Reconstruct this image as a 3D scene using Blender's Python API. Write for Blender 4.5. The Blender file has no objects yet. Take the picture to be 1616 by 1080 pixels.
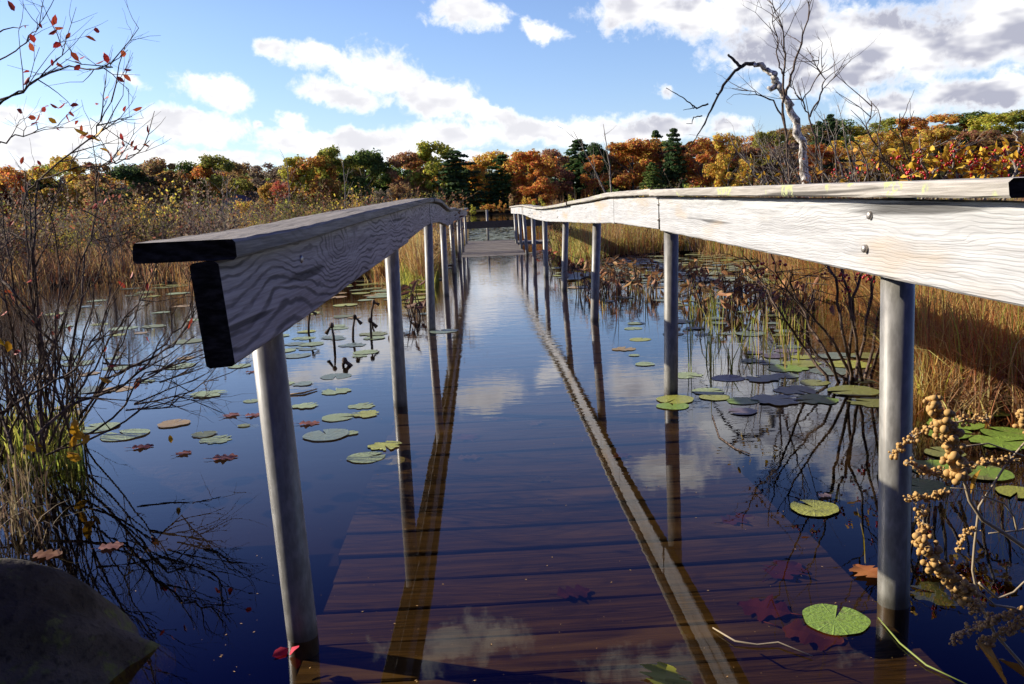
import bpy, math, random
import numpy as np
from mathutils import Vector, Matrix
R_ = math.radians
random.seed(7); rng = np.random.default_rng(7)
SC = bpy.context.scene
COL = SC.collection

# ------------------------------------------------------------------ camera
F_PX, PITCH, ROLL, YAW, CAM_H = 1319.3, .15714, -.042133, .030253, .82
fw = Vector((math.sin(YAW)*math.cos(PITCH), math.cos(YAW)*math.cos(PITCH), -math.sin(PITCH)))
rt0 = Vector((math.cos(YAW), -math.sin(YAW), 0)); up0 = rt0.cross(fw)
rt = rt0*math.cos(ROLL) + up0*math.sin(ROLL); up = -rt0*math.sin(ROLL) + up0*math.cos(ROLL)
cam_d = bpy.data.cameras.new('camera'); cam = bpy.data.objects.new('camera', cam_d); COL.objects.link(cam)
m3 = Matrix((rt, up, -fw)).transposed()
cam.matrix_world = Matrix.Translation((0, 0, CAM_H)) @ m3.to_4x4()
cam_d.sensor_width = 36; cam_d.lens = F_PX/1616*36; cam_d.clip_start = .05; cam_d.clip_end = 3000
SC.camera = cam

def ray(px, py): return rt*((px-808)/F_PX) - up*((py-540)/F_PX) + fw
def at(px, py, Y):                                  # world point seen at a pixel, at the distance Y along the walkway
    d = ray(px, py); t = Y/d.y
    return Vector((d.x*t, Y, CAM_H + d.z*t))
def on(px, py, z=0.):                               # world point seen at a pixel, on the level z
    d = ray(px, py); t = (z-CAM_H)/d.z
    return Vector((d.x*t, d.y*t, z))
def horizon(px):                                    # picture row of the horizon above a picture column
    return 540 + F_PX*((px-808)/F_PX*rt.z + fw.z)/up.z

# ------------------------------------------------------------------ sun, sky, exposure
SUN_AZ, SUN_EL = R_(-71), R_(26)
sd = Vector((math.sin(SUN_AZ)*math.cos(SUN_EL), math.cos(SUN_AZ)*math.cos(SUN_EL), math.sin(SUN_EL)))
sun_d = bpy.data.lights.new('sun', 'SUN'); sun_d.energy = 5.; sun_d.angle = R_(.5); sun_d.color = (1, .915, .77)
sun = bpy.data.objects.new('sun', sun_d); COL.objects.link(sun); sun.rotation_euler = sd.to_track_quat('Z', 'Y').to_euler()
SC.view_settings.view_transform = 'Standard'; SC.view_settings.look = 'None'
SC.view_settings.exposure = .75; SC.view_settings.gamma = 1
SC.cycles.use_denoising = True; SC.cycles.max_bounces = 7; SC.cycles.transparent_max_bounces = 12
SC.cycles.caustics_reflective = False; SC.cycles.caustics_refractive = False; SC.cycles.sample_clamp_indirect = 6

class NT:                                           # small node-tree helper
    def __init__(s, t): s.t = t; s.n = t.nodes; s.l = t.links
    def add(s, typ, **kw):
        n = s.n.new(typ)
        for k, v in kw.items():
            if k == 'i':
                for kk, vv in v.items(): s.put(n, kk, vv)
            else: setattr(n, k, v)
        return n
    def put(s, n, k, v):
        if isinstance(v, bpy.types.NodeSocket): s.l.new(v, n.inputs[k])
        else: n.inputs[k].default_value = v
    def math(s, op, a, b=0., c=0., clamp=False):
        n = s.add('ShaderNodeMath', operation=op, use_clamp=clamp)
        for k, v in enumerate((a, b, c)): s.put(n, k, v)
        return n.outputs[0]
    def mix(s, fac, a, b, blend='MIX'):
        n = s.add('ShaderNodeMix', data_type='RGBA', blend_type=blend)
        s.put(n, 0, fac); s.put(n, 6, a); s.put(n, 7, b)
        return n.outputs[2]
    def ramp(s, fac, lo, hi, a=0., b=1., smooth=True):
        n = s.add('ShaderNodeMapRange', interpolation_type='SMOOTHSTEP' if smooth else 'LINEAR')
        for k, v in enumerate((fac, lo, hi, a, b)): s.put(n, k, v)
        return n.outputs[0]
    def noise(s, vec, scale, detail=4., rough=.5, dist=0., dim='3D'):
        n = s.add('ShaderNodeTexNoise', noise_dimensions=dim)
        s.put(n, 'Vector', vec); s.put(n, 'Scale', scale); s.put(n, 'Detail', detail); s.put(n, 'Roughness', rough); s.put(n, 'Distortion', dist)
        return n.outputs[0]
    def mapping(s, vec, loc=(0, 0, 0), rot=(0, 0, 0), scale=(1, 1, 1), typ='POINT'):
        n = s.add('ShaderNodeMapping', vector_type=typ)
        s.put(n, 0, vec); n.inputs[1].default_value = loc; n.inputs[2].default_value = rot; n.inputs[3].default_value = scale
        return n.outputs[0]

W = bpy.data.worlds.new('World'); SC.world = W; W.use_nodes = True
w = NT(W.node_tree); w.n.clear()
sky = w.add('ShaderNodeTexSky', sky_type='NISHITA', sun_disc=False, sun_elevation=SUN_EL, sun_rotation=SUN_AZ, altitude=50., air_density=1.0, dust_density=.4, ozone_density=2.2)
SKY_STR = .086
tc = w.add('ShaderNodeTexCoord').outputs['Generated']
sx = w.add('ShaderNodeSeparateXYZ', i={0: tc})
azd = w.math('MULTIPLY', w.math('ARCTAN2', sx.outputs[0], sx.outputs[1]), 57.2958)
eld = w.math('MULTIPLY', w.math('ARCSINE', sx.outputs[2]), 57.2958)
uv = w.add('ShaderNodeCombineXYZ', i={0: azd, 1: eld, 2: 0.}).outputs[0]
# (column, row, half width, half height, tilt, weight) of the cumulus clouds, turned into degrees of azimuth and elevation
CLOUDS = [(440, 72, 36, 20, -12, 1), (505, 95, 75, 26, -15, 1), (600, 112, 75, 44, -10, 1), (545, 148, 80, 22, -8, 1), (680, 150, 95, 38, -16, 1), (770, 178, 58, 20, -14, 1),
          (340, 142, 66, 30, -6, 1.05), (735, 22, 75, 30, -10, .95), (850, 46, 42, 20, -15, .8), (1005, 18, 95, 36, 0, 1), (1130, 26, 140, 44, 0, 1), (1260, 60, 150, 64, 0, 1),
          (1400, 70, 200, 70, 0, .9), (1560, 50, 170, 80, 0, 1.1), (1330, 118, 140, 36, 0, .9), (1540, 150, 170, 30, 0, 1), (1200, 90, 100, 30, 0, .7),
          (300, 198, 110, 32, 0, 1.1), (150, 215, 100, 28, 0, 1), (40, 225, 100, 34, 0, 1.05), (20, 185, 70, 18, 0, .8), (560, 226, 150, 24, 0, 1.05), (470, 224, 75, 24, 0, 1),
          (700, 214, 100, 26, 0, 1), (850, 206, 120, 26, 0, 1), (965, 210, 120, 26, 0, 1), (1060, 198, 70, 24, 0, .9), (1155, 198, 44, 20, 0, 1), (300, 250, 150, 20, 0, 1), (460, 192, 26, 15, 0, .9), (405, 196, 18, 10, 0, .8),
          (1045, 142, 18, 14, 0, .7), (60, 262, 120, 22, 0, 1), (680, 250, 200, 14, 0, .8), (210, 128, 30, 12, -20, .55), (1420, 160, 120, 24, 0, .8),
          (1230, -70, 190, 90, 0, 1.05), (1420, -160, 150, 70, 0, .9), (1050, -150, 90, 40, 0, .8), (640, -470, 150, 60, 0, .62), (1000, -560, 150, 50, 0, .55)]
dens = None
wob = w.add('ShaderNodeVectorMath', operation='SUBTRACT', i={0: w.add('ShaderNodeTexNoise', i={'Vector': uv, 'Scale': .32, 'Detail': 6., 'Roughness': .6}).outputs['Color'], 1: (.5, .5, .5)}).outputs[0]
uvw = w.add('ShaderNodeVectorMath', operation='MULTIPLY_ADD', i={0: wob, 1: (3.4, 2.2, 0), 2: uv}).outputs[0]
for (cx, cy, rx, ry, ti, wt) in CLOUDS:
    d0, d1, d2 = ray(cx, cy).normalized(), ray(cx+rx, cy).normalized(), ray(cx, cy-ry).normalized()
    a0, e0 = math.degrees(math.atan2(d0.x, d0.y)), math.degrees(math.asin(d0.z))
    ra = abs(math.degrees(math.atan2(d1.x, d1.y))-a0); re = abs(math.degrees(math.asin(d2.z))-e0)
    mp = w.mapping(uvw, (a0, e0, 0), (0, 0, R_(ti-2.4)), (ra*1.15, re*1.15, 1), 'TEXTURE')
    ln = w.add('ShaderNodeVectorMath', operation='LENGTH', i={0: mp}).outputs['Value']
    v = w.math('MULTIPLY', w.math('SUBTRACT', 1., ln), wt)
    dens = v if dens is None else w.math('SMOOTH_MAX', dens, v, .12)
# scattered cloud over the rest of the sky, above and beside the frame
hi = w.noise(w.mapping(tc, scale=(1, 1, 2.2)), 2.6, 5., .55)
rest = w.math('MULTIPLY', w.ramp(hi, .52, .72, -.4, .55), 1.)
outm = w.math('MAXIMUM', w.ramp(eld, 24., 29., 0., 1.), w.ramp(w.math('ABSOLUTE', azd), 36., 44., 0., 1.))
dens = w.math('MAXIMUM', dens, w.math('SUBTRACT', rest, w.math('MULTIPLY', w.math('SUBTRACT', 1., outm), 2.)))
puff = w.noise(uv, .55, 8., .62, .4)
fine = w.noise(uv, 1.6, 6., .6)
dn = w.math('ADD', dens, w.math('MULTIPLY', w.math('SUBTRACT', w.math('ADD', w.math('MULTIPLY', puff, .7), w.math('MULTIPLY', fine, .3)), .5), 1.85))
alpha = w.ramp(dn, .0, .56)
body = w.noise(w.mapping(uv, (3.1, .9, 0), (0, 0, .12), (.75, 1.5, 1)), .34, 3., .5)
grey = w.math('MULTIPLY', w.ramp(body, .33, .62), w.ramp(dn, .12, .7))
right = w.ramp(azd, 4., 20., .55, 1.15)
grey = w.math('MULTIPLY', grey, right)
ccol = w.mix(grey, (1.0, .99, .98, 1), (.385, .395, .48, 1))
sk = w.mix(1., sky.outputs[0], (1.02, 1.06, 1.28, 1), 'MULTIPLY')
sk = w.mix(w.ramp(eld, 11.5, 33.), sk, w.mix(1., sk, (.045, .085, .64, 1), 'MULTIPLY'))
bg1 = w.add('ShaderNodeBackground', i={0: sk, 1: SKY_STR})
bg2 = w.add('ShaderNodeBackground', i={0: ccol, 1: .76})
mx = w.add('ShaderNodeMixShader', i={0: alpha, 1: bg1.outputs[0], 2: bg2.outputs[0]})
w.l.new(mx.outputs[0], w.add('ShaderNodeOutputWorld').inputs[0])

# ------------------------------------------------------------------ materials
def mat(name, rough=.8, spec=.3, metal=0.):
    m = bpy.data.materials.new(name); m.use_nodes = True
    t = NT(m.node_tree); t.p = t.n['Principled BSDF']
    t.p.inputs['Roughness'].default_value = rough; t.p.inputs['Specular IOR Level'].default_value = spec; t.p.inputs['Metallic'].default_value = metal
    t.m = m; t.oc = t.add('ShaderNodeTexCoord').outputs['Object']
    return t
def bump(t, h, strength=.4, dist=.01):
    b = t.add('ShaderNodeBump', i={'Height': h, 'Strength': strength, 'Distance': dist}); t.l.new(b.outputs[0], t.p.inputs['Normal'])

def wood(name, light, dark, contour, tan=None, zs=1., lichen=False, ph=0., fy=1.9, freq=62., knots=()):
    # grain: thin streaks along the board plus contour lines of a slow field, as in sawn wood
    t = mat(name, .85, .2)
    s = t.mapping(t.oc, (ph, ph*1.7, ph*.6), (0, 0, 0), (1, 1, 1))
    streak = t.noise(t.mapping(s, scale=(60, 1.6, 60)), 1., 6., .65)
    fine = t.noise(t.mapping(s, scale=(260, 7, 260)), 1., 3., .6)
    field = t.noise(t.mapping(s, scale=(9*zs, fy*zs, 9*zs)), 1., .6, .35, .12)
    if knots:                                       # contour lines of a tilted plane with a bump at each knot: cathedral grain
        wn = t.add('ShaderNodeTexNoise', i={'Vector': t.mapping(t.oc, scale=(5, 4, 12)), 'Scale': 1., 'Detail': 3., 'Roughness': .55}).outputs['Color']
        wv = t.add('ShaderNodeVectorMath', operation='MULTIPLY_ADD', i={0: t.add('ShaderNodeVectorMath', operation='SUBTRACT', i={0: wn, 1: (.5, .5, .5)}).outputs[0], 1: (0, .34, .045), 2: t.oc}).outputs[0]
        sp = t.add('ShaderNodeSeparateXYZ', i={0: wv}); f = t.math('ADD', sp.outputs[2], t.math('MULTIPLY', field, .085))
        for (ky, kz, ka, kb, kh) in knots:
            e = t.math('ADD', t.math('POWER', t.math('ABSOLUTE', t.math('DIVIDE', t.math('SUBTRACT', sp.outputs[1], ky), ka)), 2.), t.math('POWER', t.math('ABSOLUTE', t.math('DIVIDE', t.math('SUBTRACT', sp.outputs[2], kz), kb)), 2.))
            f = t.math('ADD', f, t.math('MULTIPLY', t.math('POWER', 2.718, t.math('MULTIPLY', e, -1.)), kh))
        field = f
    band = t.math('SINE', t.math('MULTIPLY', t.math('ADD', field, t.math('MULTIPLY', streak, .03 if not knots else .007)), freq))
    band = t.math('MULTIPLY', t.ramp(band, .1, 1.), t.ramp(t.noise(t.mapping(s, scale=(16, 5, 16)), 1., 3., .6), .3, .62, .18, 1.))
    v = t.math('ADD', t.math('MULTIPLY', streak, .55), t.math('MULTIPLY', fine, .45))
    c = t.mix(t.ramp(v, .36, .66), dark, light)
    c = t.mix(t.math('MULTIPLY', band, contour), c, tuple(x*.24 for x in dark[:3])+(1,))
    crack = t.ramp(t.noise(t.mapping(s, scale=(34, .9, 34)), 1., 2., .4), .33, .26)
    c = t.mix(t.math('MULTIPLY', crack, .75), c, (.015, .012, .01, 1))
    if tan:
        patch = t.ramp(t.noise(t.mapping(s, scale=(8, 1.5, 8)), 1., 3., .5), .54, .70)
        c = t.mix(t.math('MULTIPLY', patch, .75), c, tan)
    if lichen:
        l1 = t.ramp(t.noise(s, 11., 2., .5), .60, .64); l2 = t.ramp(t.noise(s, 75., 4., .6), .46, .52)
        c = t.mix(t.math('MULTIPLY', l1, l2), c, (.42, .46, .22, 1))
    t.l.new(c, t.p.inputs['Base Color'])
    bump(t, t.math('SUBTRACT', v, t.math('MULTIPLY', t.math('ADD', band, crack), .35)), .55, .004)
    return t.m
M = {}
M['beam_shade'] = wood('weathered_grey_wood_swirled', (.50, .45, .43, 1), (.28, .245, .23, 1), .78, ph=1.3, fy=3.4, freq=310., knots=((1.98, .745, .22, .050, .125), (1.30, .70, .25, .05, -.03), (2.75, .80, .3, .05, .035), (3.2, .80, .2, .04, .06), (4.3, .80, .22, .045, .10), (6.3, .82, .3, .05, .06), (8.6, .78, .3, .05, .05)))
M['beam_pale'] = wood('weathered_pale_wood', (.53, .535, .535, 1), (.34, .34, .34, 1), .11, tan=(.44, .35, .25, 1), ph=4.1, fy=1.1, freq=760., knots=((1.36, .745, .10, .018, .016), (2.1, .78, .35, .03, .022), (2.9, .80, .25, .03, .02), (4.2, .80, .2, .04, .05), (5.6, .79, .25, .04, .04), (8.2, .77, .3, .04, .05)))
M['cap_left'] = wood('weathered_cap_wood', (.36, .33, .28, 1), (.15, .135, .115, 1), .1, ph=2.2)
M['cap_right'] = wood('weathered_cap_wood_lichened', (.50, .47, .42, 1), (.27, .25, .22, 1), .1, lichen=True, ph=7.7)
M['deck'] = wood('wet_deck_wood', (.066, .047, .016, 1), (.010, .0075, .003, 1), .35, tan=(.10, .078, .030, 1), ph=3.3)
M['rail_shade_tone'] = wood('shade_toned_rail_wood', (.12, .10, .085, 1), (.05, .042, .035, 1), .1, ph=9.3)  # rail wood coloured darker to stand for its shaded near side
M['deck_dry'] = wood('dry_deck_wood', (.27, .24, .20, 1), (.13, .115, .095, 1), .1, ph=5.3)
t = mat('shade_darkened_end_grain', .95, .05); c = t.mix(t.ramp(t.noise(t.mapping(t.oc, scale=(40, 10, 120)), 1., 5., .6), .35, .75), (.014, .012, .010, 1), (.075, .066, .055, 1)); t.l.new(c, t.p.inputs[0]); M['end'] = t.m  # end grain, its colour darkened further for the shade on the board ends
t = mat('galvanised_steel', .45, .5, .0)
n1 = t.noise(t.mapping(t.oc, scale=(1, 1, .35)), 70., 3., .6); n2 = t.noise(t.mapping(t.oc, scale=(6, 6, 1.3)), 2., 3., .6); n3 = t.noise(t.mapping(t.oc, scale=(90, 90, 2.)), 1., 3., .6)
c = t.mix(t.ramp(n1, .35, .7), (.15, .142, .122, 1), (.25, .24, .212, 1)); c = t.mix(t.math('MULTIPLY', t.ramp(n2, .5, .75), .5), c, (.13, .115, .08, 1)); c = t.mix(t.math('MULTIPLY', t.ramp(n3, .55, .75), .4), c, (.2, .19, .17, 1))
zz = t.add('ShaderNodeSeparateXYZ', i={0: t.oc}).outputs[2]; wet = t.ramp(t.math('ADD', zz, t.math('MULTIPLY', n2, .03)), .055, .02)
c = t.mix(t.math('MULTIPLY', wet, .7), c, (.035, .032, .018, 1)); run = t.ramp(t.noise(t.mapping(t.oc, scale=(130, 130, 1.2)), 1., 2., .5), .62, .72); c = t.mix(t.math('MULTIPLY', run, .45), c, (.12, .075, .04, 1))
t.l.new(c, t.p.inputs[0]); bump(t, n1, .12, .002); t.l.new(t.ramp(n2, .3, .7, .34, .5), t.p.inputs['Roughness']); M['steel'] = t.m
t = mat('old_bolt_steel', .45, .5, .7); t.p.inputs[0].default_value = (.42, .39, .35, 1); M['bolt'] = t.m

def water_mat():
    m = bpy.data.materials.new('pond_water'); m.use_nodes = True; t = NT(m.node_tree); t.n.clear()
    oc = t.add('ShaderNodeTexCoord').outputs['Object']
    a = t.noise(t.mapping(oc, scale=(3.2, 9., 1)), 1., 3., .55)
    b = t.noise(t.mapping(oc, scale=(10., 30., 1)), 1., 2., .5)
    calm = t.ramp(t.noise(t.mapping(oc, scale=(.25, .25, 1)), 1., 2., .5), .35, .65, .35, 1.)
    sep = t.add('ShaderNodeSeparateXYZ', i={0: oc})
    near = t.ramp(sep.outputs[1], 1.5, 8., .12, 1.)
    h = t.math('MULTIPLY', t.math('ADD', t.math('MULTIPLY', a, .7), t.math('MULTIPLY', b, .3)), t.math('MULTIPLY', calm, near))
    bp = t.add('ShaderNodeBump', i={'Height': h, 'Strength': .22, 'Distance': .012})
    geo = t.add('ShaderNodeNewGeometry')            # Schlick reflectance, the same from above and below
    cs = t.math('ABSOLUTE', t.add('ShaderNodeVectorMath', operation='DOT_PRODUCT', i={0: geo.outputs['Incoming'], 1: bp.outputs[0]}).outputs['Value'])
    fr = t.math('ADD', .02, t.math('MULTIPLY', .98, t.math('POWER', t.math('SUBTRACT', 1., cs, clamp=True), 5.)))
    gl = t.add('ShaderNodeBsdfGlossy', i={'Color': (.94, .95, 1, 1), 'Roughness': .0, 'Normal': bp.outputs[0]})
    tr = t.add('ShaderNodeBsdfTransparent', i={'Color': (.78, .62, .42, 1)})
    mx = t.add('ShaderNodeMixShader', i={0: fr, 1: tr.outputs[0], 2: gl.outputs[0]})
    t.l.new(mx.outputs[0], t.add('ShaderNodeOutputMaterial').inputs[0])
    return m
M['water'] = water_mat()
t = mat('pond_mud', .9, .1); c = t.mix(t.noise(t.oc, 3., 5.), (.003, .0025, .002, 1), (.008, .006, .004, 1)); t.l.new(c, t.p.inputs[0]); M['mud'] = t.m
t = mat('marsh_soil', .95, .1); c = t.mix(t.ramp(t.noise(t.oc, 5., 6., .6), .35, .7), (.006, .005, .003, 1), (.024, .018, .010, 1)); t.l.new(c, t.p.inputs[0]); bump(t, t.noise(t.oc, 14., 5.), .8, .05); M['soil'] = t.m
t = mat('forest_floor', .95, .1); c = t.mix(t.ramp(t.noise(t.oc, .12, 6., .6), .35, .7), (.02, .02, .01, 1), (.09, .06, .025, 1)); t.l.new(c, t.p.inputs[0]); M['floor'] = t.m
t = mat('lichened_granite', .9, .2)
n1 = t.noise(t.oc, 7., 6., .6); n2 = t.noise(t.oc, 70., 4., .6); n3 = t.noise(t.oc, 9., 4., .65)
c = t.mix(t.ramp(n1, .3, .7), (.04, .033, .022, 1), (.12, .10, .07, 1)); c = t.mix(t.math('MULTIPLY', t.ramp(n2, .5, .7), .6), c, (.015, .012, .008, 1)); c = t.mix(t.math('MULTIPLY', t.ramp(n3, .54, .64), t.ramp(n2, .4, .55)), c, (.13, .14, .045, 1))
t.l.new(c, t.p.inputs[0]); bump(t, t.math('ADD', n1, t.math('MULTIPLY', n2, .35)), .7, .02); M['rock'] = t.m

def leafy(name, transl=.35, rough=.6, obj=True, var=.25, attr=None, base=None):
    # leaf material: colour from the object, from the mesh's colour attribute or fixed, with slight variation and light passing through
    t = mat(name, rough, .25)
    if attr: c = t.add('ShaderNodeVertexColor', layer_name=attr).outputs[0]
    elif base: c = t.add('ShaderNodeRGB').outputs[0]; c.default_value = base
    else: c = t.add('ShaderNodeObjectInfo').outputs['Color']
    g = t.add('ShaderNodeNewGeometry')
    hs = t.add('ShaderNodeHueSaturation', i={'Color': c, 'Hue': t.ramp(g.outputs['Random Per Island'], 0, 1, .5-.03*var*4, .5+.03*var*4, False), 'Value': t.ramp(t.math('FRACT', t.math('MULTIPLY', g.outputs['Random Per Island'], 7.31)), 0, 1, 1-var, 1+var, False)})
    c = hs.outputs[0]
    t.l.new(c, t.p.inputs[0])
    tr = t.add('ShaderNodeBsdfTranslucent', i={'Color': c})
    mx = t.add('ShaderNodeMixShader', i={0: transl, 1: t.p.outputs[0], 2: tr.outputs[0]})
    t.l.new(mx.outputs[0], t.n['Material Output'].inputs[0])
    return t.m
M['leaf'] = leafy('autumn_foliage', .55, .7, var=.4)
M['blade'] = leafy('marsh_blades', .5, .7, attr='Col', var=.2)
M['petal'] = leafy('fallen_leaf', .25, .6, var=.12)
def bark(name, a, b, scale=(8, 8, 2), patches=False):
    t = mat(name, .9, .15); n = t.noise(t.mapping(t.oc, scale=scale), 1., 5., .65)
    c = t.mix(t.ramp(n, .35, .65), a, b)
    t.l.new(c, t.p.inputs[0]); bump(t, n, .6, .02); return t.m
M['bark'] = bark('grey_bark', (.05, .042, .035, 1), (.16, .14, .12, 1))
M['twig'] = bark('dark_twig', (.04, .028, .02, 1), (.17, .12, .09, 1), (40, 40, 12))
M['twig_pale'] = bark('pale_twig', (.16, .13, .10, 1), (.36, .31, .26, 1), (40, 40, 12))
M['dead_bark'] = bark('peeling_pale_bark', (.09, .075, .06, 1), (.80, .75, .68, 1), (22, 22, 12))
M['black_limb'] = bark('blackened_limb', (.012, .01, .01, 1), (.05, .045, .045, 1), (30, 30, 10))
def pad_mat():
    t = mat('lily_pad_skin', .38, .45)
    c = t.add('ShaderNodeObjectInfo').outputs['Color']; rnd = t.add('ShaderNodeObjectInfo').outputs['Random']
    sp = t.add('ShaderNodeSeparateXYZ', i={0: t.oc}); ang = t.math('ARCTAN2', sp.outputs[1], sp.outputs[0])
    vein = t.ramp(t.math('SINE', t.math('MULTIPLY', ang, 14.)), .82, 1.)
    off = t.add('ShaderNodeCombineXYZ', i={0: t.math('MULTIPLY', rnd, 40.), 1: 0., 2: 0.}).outputs[0]
    p = t.add('ShaderNodeVectorMath', operation='ADD', i={0: t.oc, 1: off}).outputs[0]
    blot = t.ramp(t.noise(p, 2.4, 5., .65), .52, .68); dots = t.ramp(t.noise(p, 9., 3., .6), .66, .72)
    c = t.mix(t.math('MULTIPLY', vein, .35), c, t.mix(1., c, (1.5, 1.5, 1.3, 1), 'MULTIPLY'))
    c = t.mix(t.math('MULTIPLY', blot, .5), c, (.17, .15, .05, 1)); c = t.mix(t.math('MULTIPLY', dots, .7), c, (.05, .03, .015, 1))
    t.l.new(c, t.p.inputs[0]); bump(t, t.math('ADD', vein, t.noise(p, 6., 3.)), .25, .02); return t.m
M['pad'] = pad_mat()
def plain(name, col, rough=.6, spec=.3):
    t = mat(name, rough, spec); n = t.noise(t.oc, 40., 3.)
    c = t.mix(n, tuple(x*.75 for x in col[:3])+(1,), tuple(min(1, x*1.2) for x in col[:3])+(1,)); t.l.new(c, t.p.inputs[0]); return t.m
M['berry'] = plain('red_berry', (.45, .012, .015), .3, .5)
M['seed'] = plain('dry_seed_pod', (.47, .28, .09), .7)
M['stalk'] = plain('dry_stalk', (.34, .27, .17), .6)
M['green_stem'] = plain('green_stem', (.20, .24, .05), .5)
M['grey_wall'] = plain('grey_house_wall', (.17, .18, .21), .8)
M['dark_glass'] = plain('dark_window', (.02, .02, .025), .2)
M['roof'] = plain('dark_roof', (.06, .06, .07), .9)

# ------------------------------------------------------------------ mesh helpers
def link(name, me, m=None, parent=None, loc=None):
    o = bpy.data.objects.new(name, me); COL.objects.link(o)
    if m: me.materials.append(m) if not me.materials else None
    if parent: o.parent = parent
    if loc is not None: o.location = loc
    return o
def empty(name, loc=(0, 0, 0), rz=0):
    o = bpy.data.objects.new(name, None); COL.objects.link(o); o.location = loc; o.rotation_euler = (0, 0, rz); o.empty_display_size = .1; return o
def tag(o, label=None, cat=None, group=None, kind=None):
    for k, v in (('label', label), ('category', cat), ('group', group), ('kind', kind)):
        if v: o[k] = v
    return o
class MB:                                           # collects geometry for ONE mesh
    def __init__(s): s.v = []; s.f = []; s.mi = []; s.sm = []
    def tube(s, pts, rads, n=5, cap=True, mi=0):
        pts = [Vector(p) for p in pts]; b = len(s.v); k = len(pts)
        prev = None
        for i, p in enumerate(pts):
            d = (pts[min(i+1, k-1)]-pts[max(i-1, 0)])
            d = d.normalized() if d.length > 1e-9 else Vector((0, 0, 1))
            if prev is None:
                a = d.orthogonal().normalized()
            else:
                a = prev - d*prev.dot(d); a = a.normalized() if a.length > 1e-6 else d.orthogonal().normalized()
            prev = a; c = d.cross(a); r = rads[i] if hasattr(rads, '__len__') else rads
            for j in range(n):
                q = 2*math.pi*j/n; s.v.append(p + (a*math.cos(q)+c*math.sin(q))*r)
        for i in range(k-1):
            for j in range(n):
                s.f.append((b+i*n+j, b+i*n+(j+1) % n, b+(i+1)*n+(j+1) % n, b+(i+1)*n+j)); s.mi.append(mi); s.sm.append(True)
        if cap:
            s.f.append(tuple(b+j for j in range(n))[::-1]); s.f.append(tuple(b+(k-1)*n+j for j in range(n))); s.mi += [mi, mi]; s.sm += [False, False]
    def poly(s, pts, mi=0, smooth=False):
        b = len(s.v); s.v += [Vector(p) for p in pts]; s.f.append(tuple(range(b, b+len(pts)))); s.mi.append(mi); s.sm.append(smooth)
    def box(s, lo, hi, mi=0):
        b = len(s.v)
        for z in (lo[2], hi[2]):
            for x, y in ((lo[0], lo[1]), (hi[0], lo[1]), (hi[0], hi[1]), (lo[0], hi[1])): s.v.append(Vector((x, y, z)))
        for f in ((3, 2, 1, 0), (4, 5, 6, 7), (0, 1, 5, 4), (1, 2, 6, 5), (2, 3, 7, 6), (3, 0, 4, 7)):
            s.f.append(tuple(b+i for i in f)); s.mi.append(mi); s.sm.append(False)
    def sweep(s, ring_list, mi=0, mi_cap=1):         # closed rings of equal size -> skin with flat caps
        n = len(ring_list[0]); b = len(s.v)
        for r in ring_list: s.v += [Vector(p) for p in r]
        for i in range(len(ring_list)-1):
            for j in range(n):
                s.f.append((b+i*n+j, b+i*n+(j+1) % n, b+(i+1)*n+(j+1) % n, b+(i+1)*n+j)); s.mi.append(mi); s.sm.append(False)
        k = len(ring_list)
        s.f.append(tuple(b+j for j in range(n))[::-1]); s.f.append(tuple(b+(k-1)*n+j for j in range(n))); s.mi += [mi_cap, mi_cap]; s.sm += [False, False]
    def ball(s, c, r, mi=0, sub=0, sq=(1, 1, 1)):
        c = Vector(c); b = len(s.v); nu, nv = (6, 4) if not sub else (10, 7)
        s.v.append(c+Vector((0, 0, r*sq[2])))
        for i in range(1, nv):
            a = math.pi*i/nv
            for j in range(nu):
                q = 2*math.pi*j/nu; s.v.append(c+Vector((math.sin(a)*math.cos(q)*r*sq[0], math.sin(a)*math.sin(q)*r*sq[1], math.cos(a)*r*sq[2])))
        s.v.append(c-Vector((0, 0, r*sq[2]))); e = len(s.v)-1
        for j in range(nu):
            s.f.append((b, b+1+j, b+1+(j+1) % nu)); s.f.append((e, e-nu+(j+1) % nu, e-nu+j)); s.mi += [mi]*2; s.sm += [True]*2
        for i in range(nv-2):
            for j in range(nu):
                q = b+1+i*nu; s.f.append((q+j, q+nu+j, q+nu+(j+1) % nu, q+(j+1) % nu)); s.mi.append(mi); s.sm.append(True)
    def mesh(s, name, *mats):
        me = bpy.data.meshes.new(name); me.from_pydata([tuple(v) for v in s.v], [], s.f)
        for m in mats: me.materials.append(m)
        me.polygons.foreach_set('material_index', s.mi); me.polygons.foreach_set('use_smooth', s.sm); me.update(); return me
    def build(s, name, mats, parent=None, loc=None):
        if not isinstance(mats, (list, tuple)): mats = [mats]
        return link(name, s.mesh(name, *mats), None, parent, loc)
def np_mesh(name, V, quads, m, cols=None, tris=None):
    # V (n,3), quads (k,4), optional tris, optional per-vertex colour
    me = bpy.data.meshes.new(name); nq = len(quads); nt = 0 if tris is None else len(tris)
    me.vertices.add(len(V)); me.vertices.foreach_set('co', V.astype(np.float32).ravel())
    lp = quads.ravel() if tris is None else np.concatenate([quads.ravel(), tris.ravel()])
    me.loops.add(len(lp)); me.loops.foreach_set('vertex_index', lp.astype(np.int32))
    st = np.concatenate([np.arange(nq)*4, nq*4+np.arange(nt)*3]); me.polygons.add(nq+nt); me.polygons.foreach_set('loop_start', st.astype(np.int32))
    me.materials.append(m)
    if cols is not None:
        a = me.color_attributes.new('Col', 'FLOAT_COLOR', 'POINT'); a.data.foreach_set('color', np.concatenate([cols, np.ones((len(cols), 1))], 1).astype(np.float32).ravel())
    me.update(calc_edges=True); me.validate(); return me
def lerp_tab(tab, y):
    xs = [a for a, _ in tab]; return float(np.interp(y, xs, [b for _, b in tab]))

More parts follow.
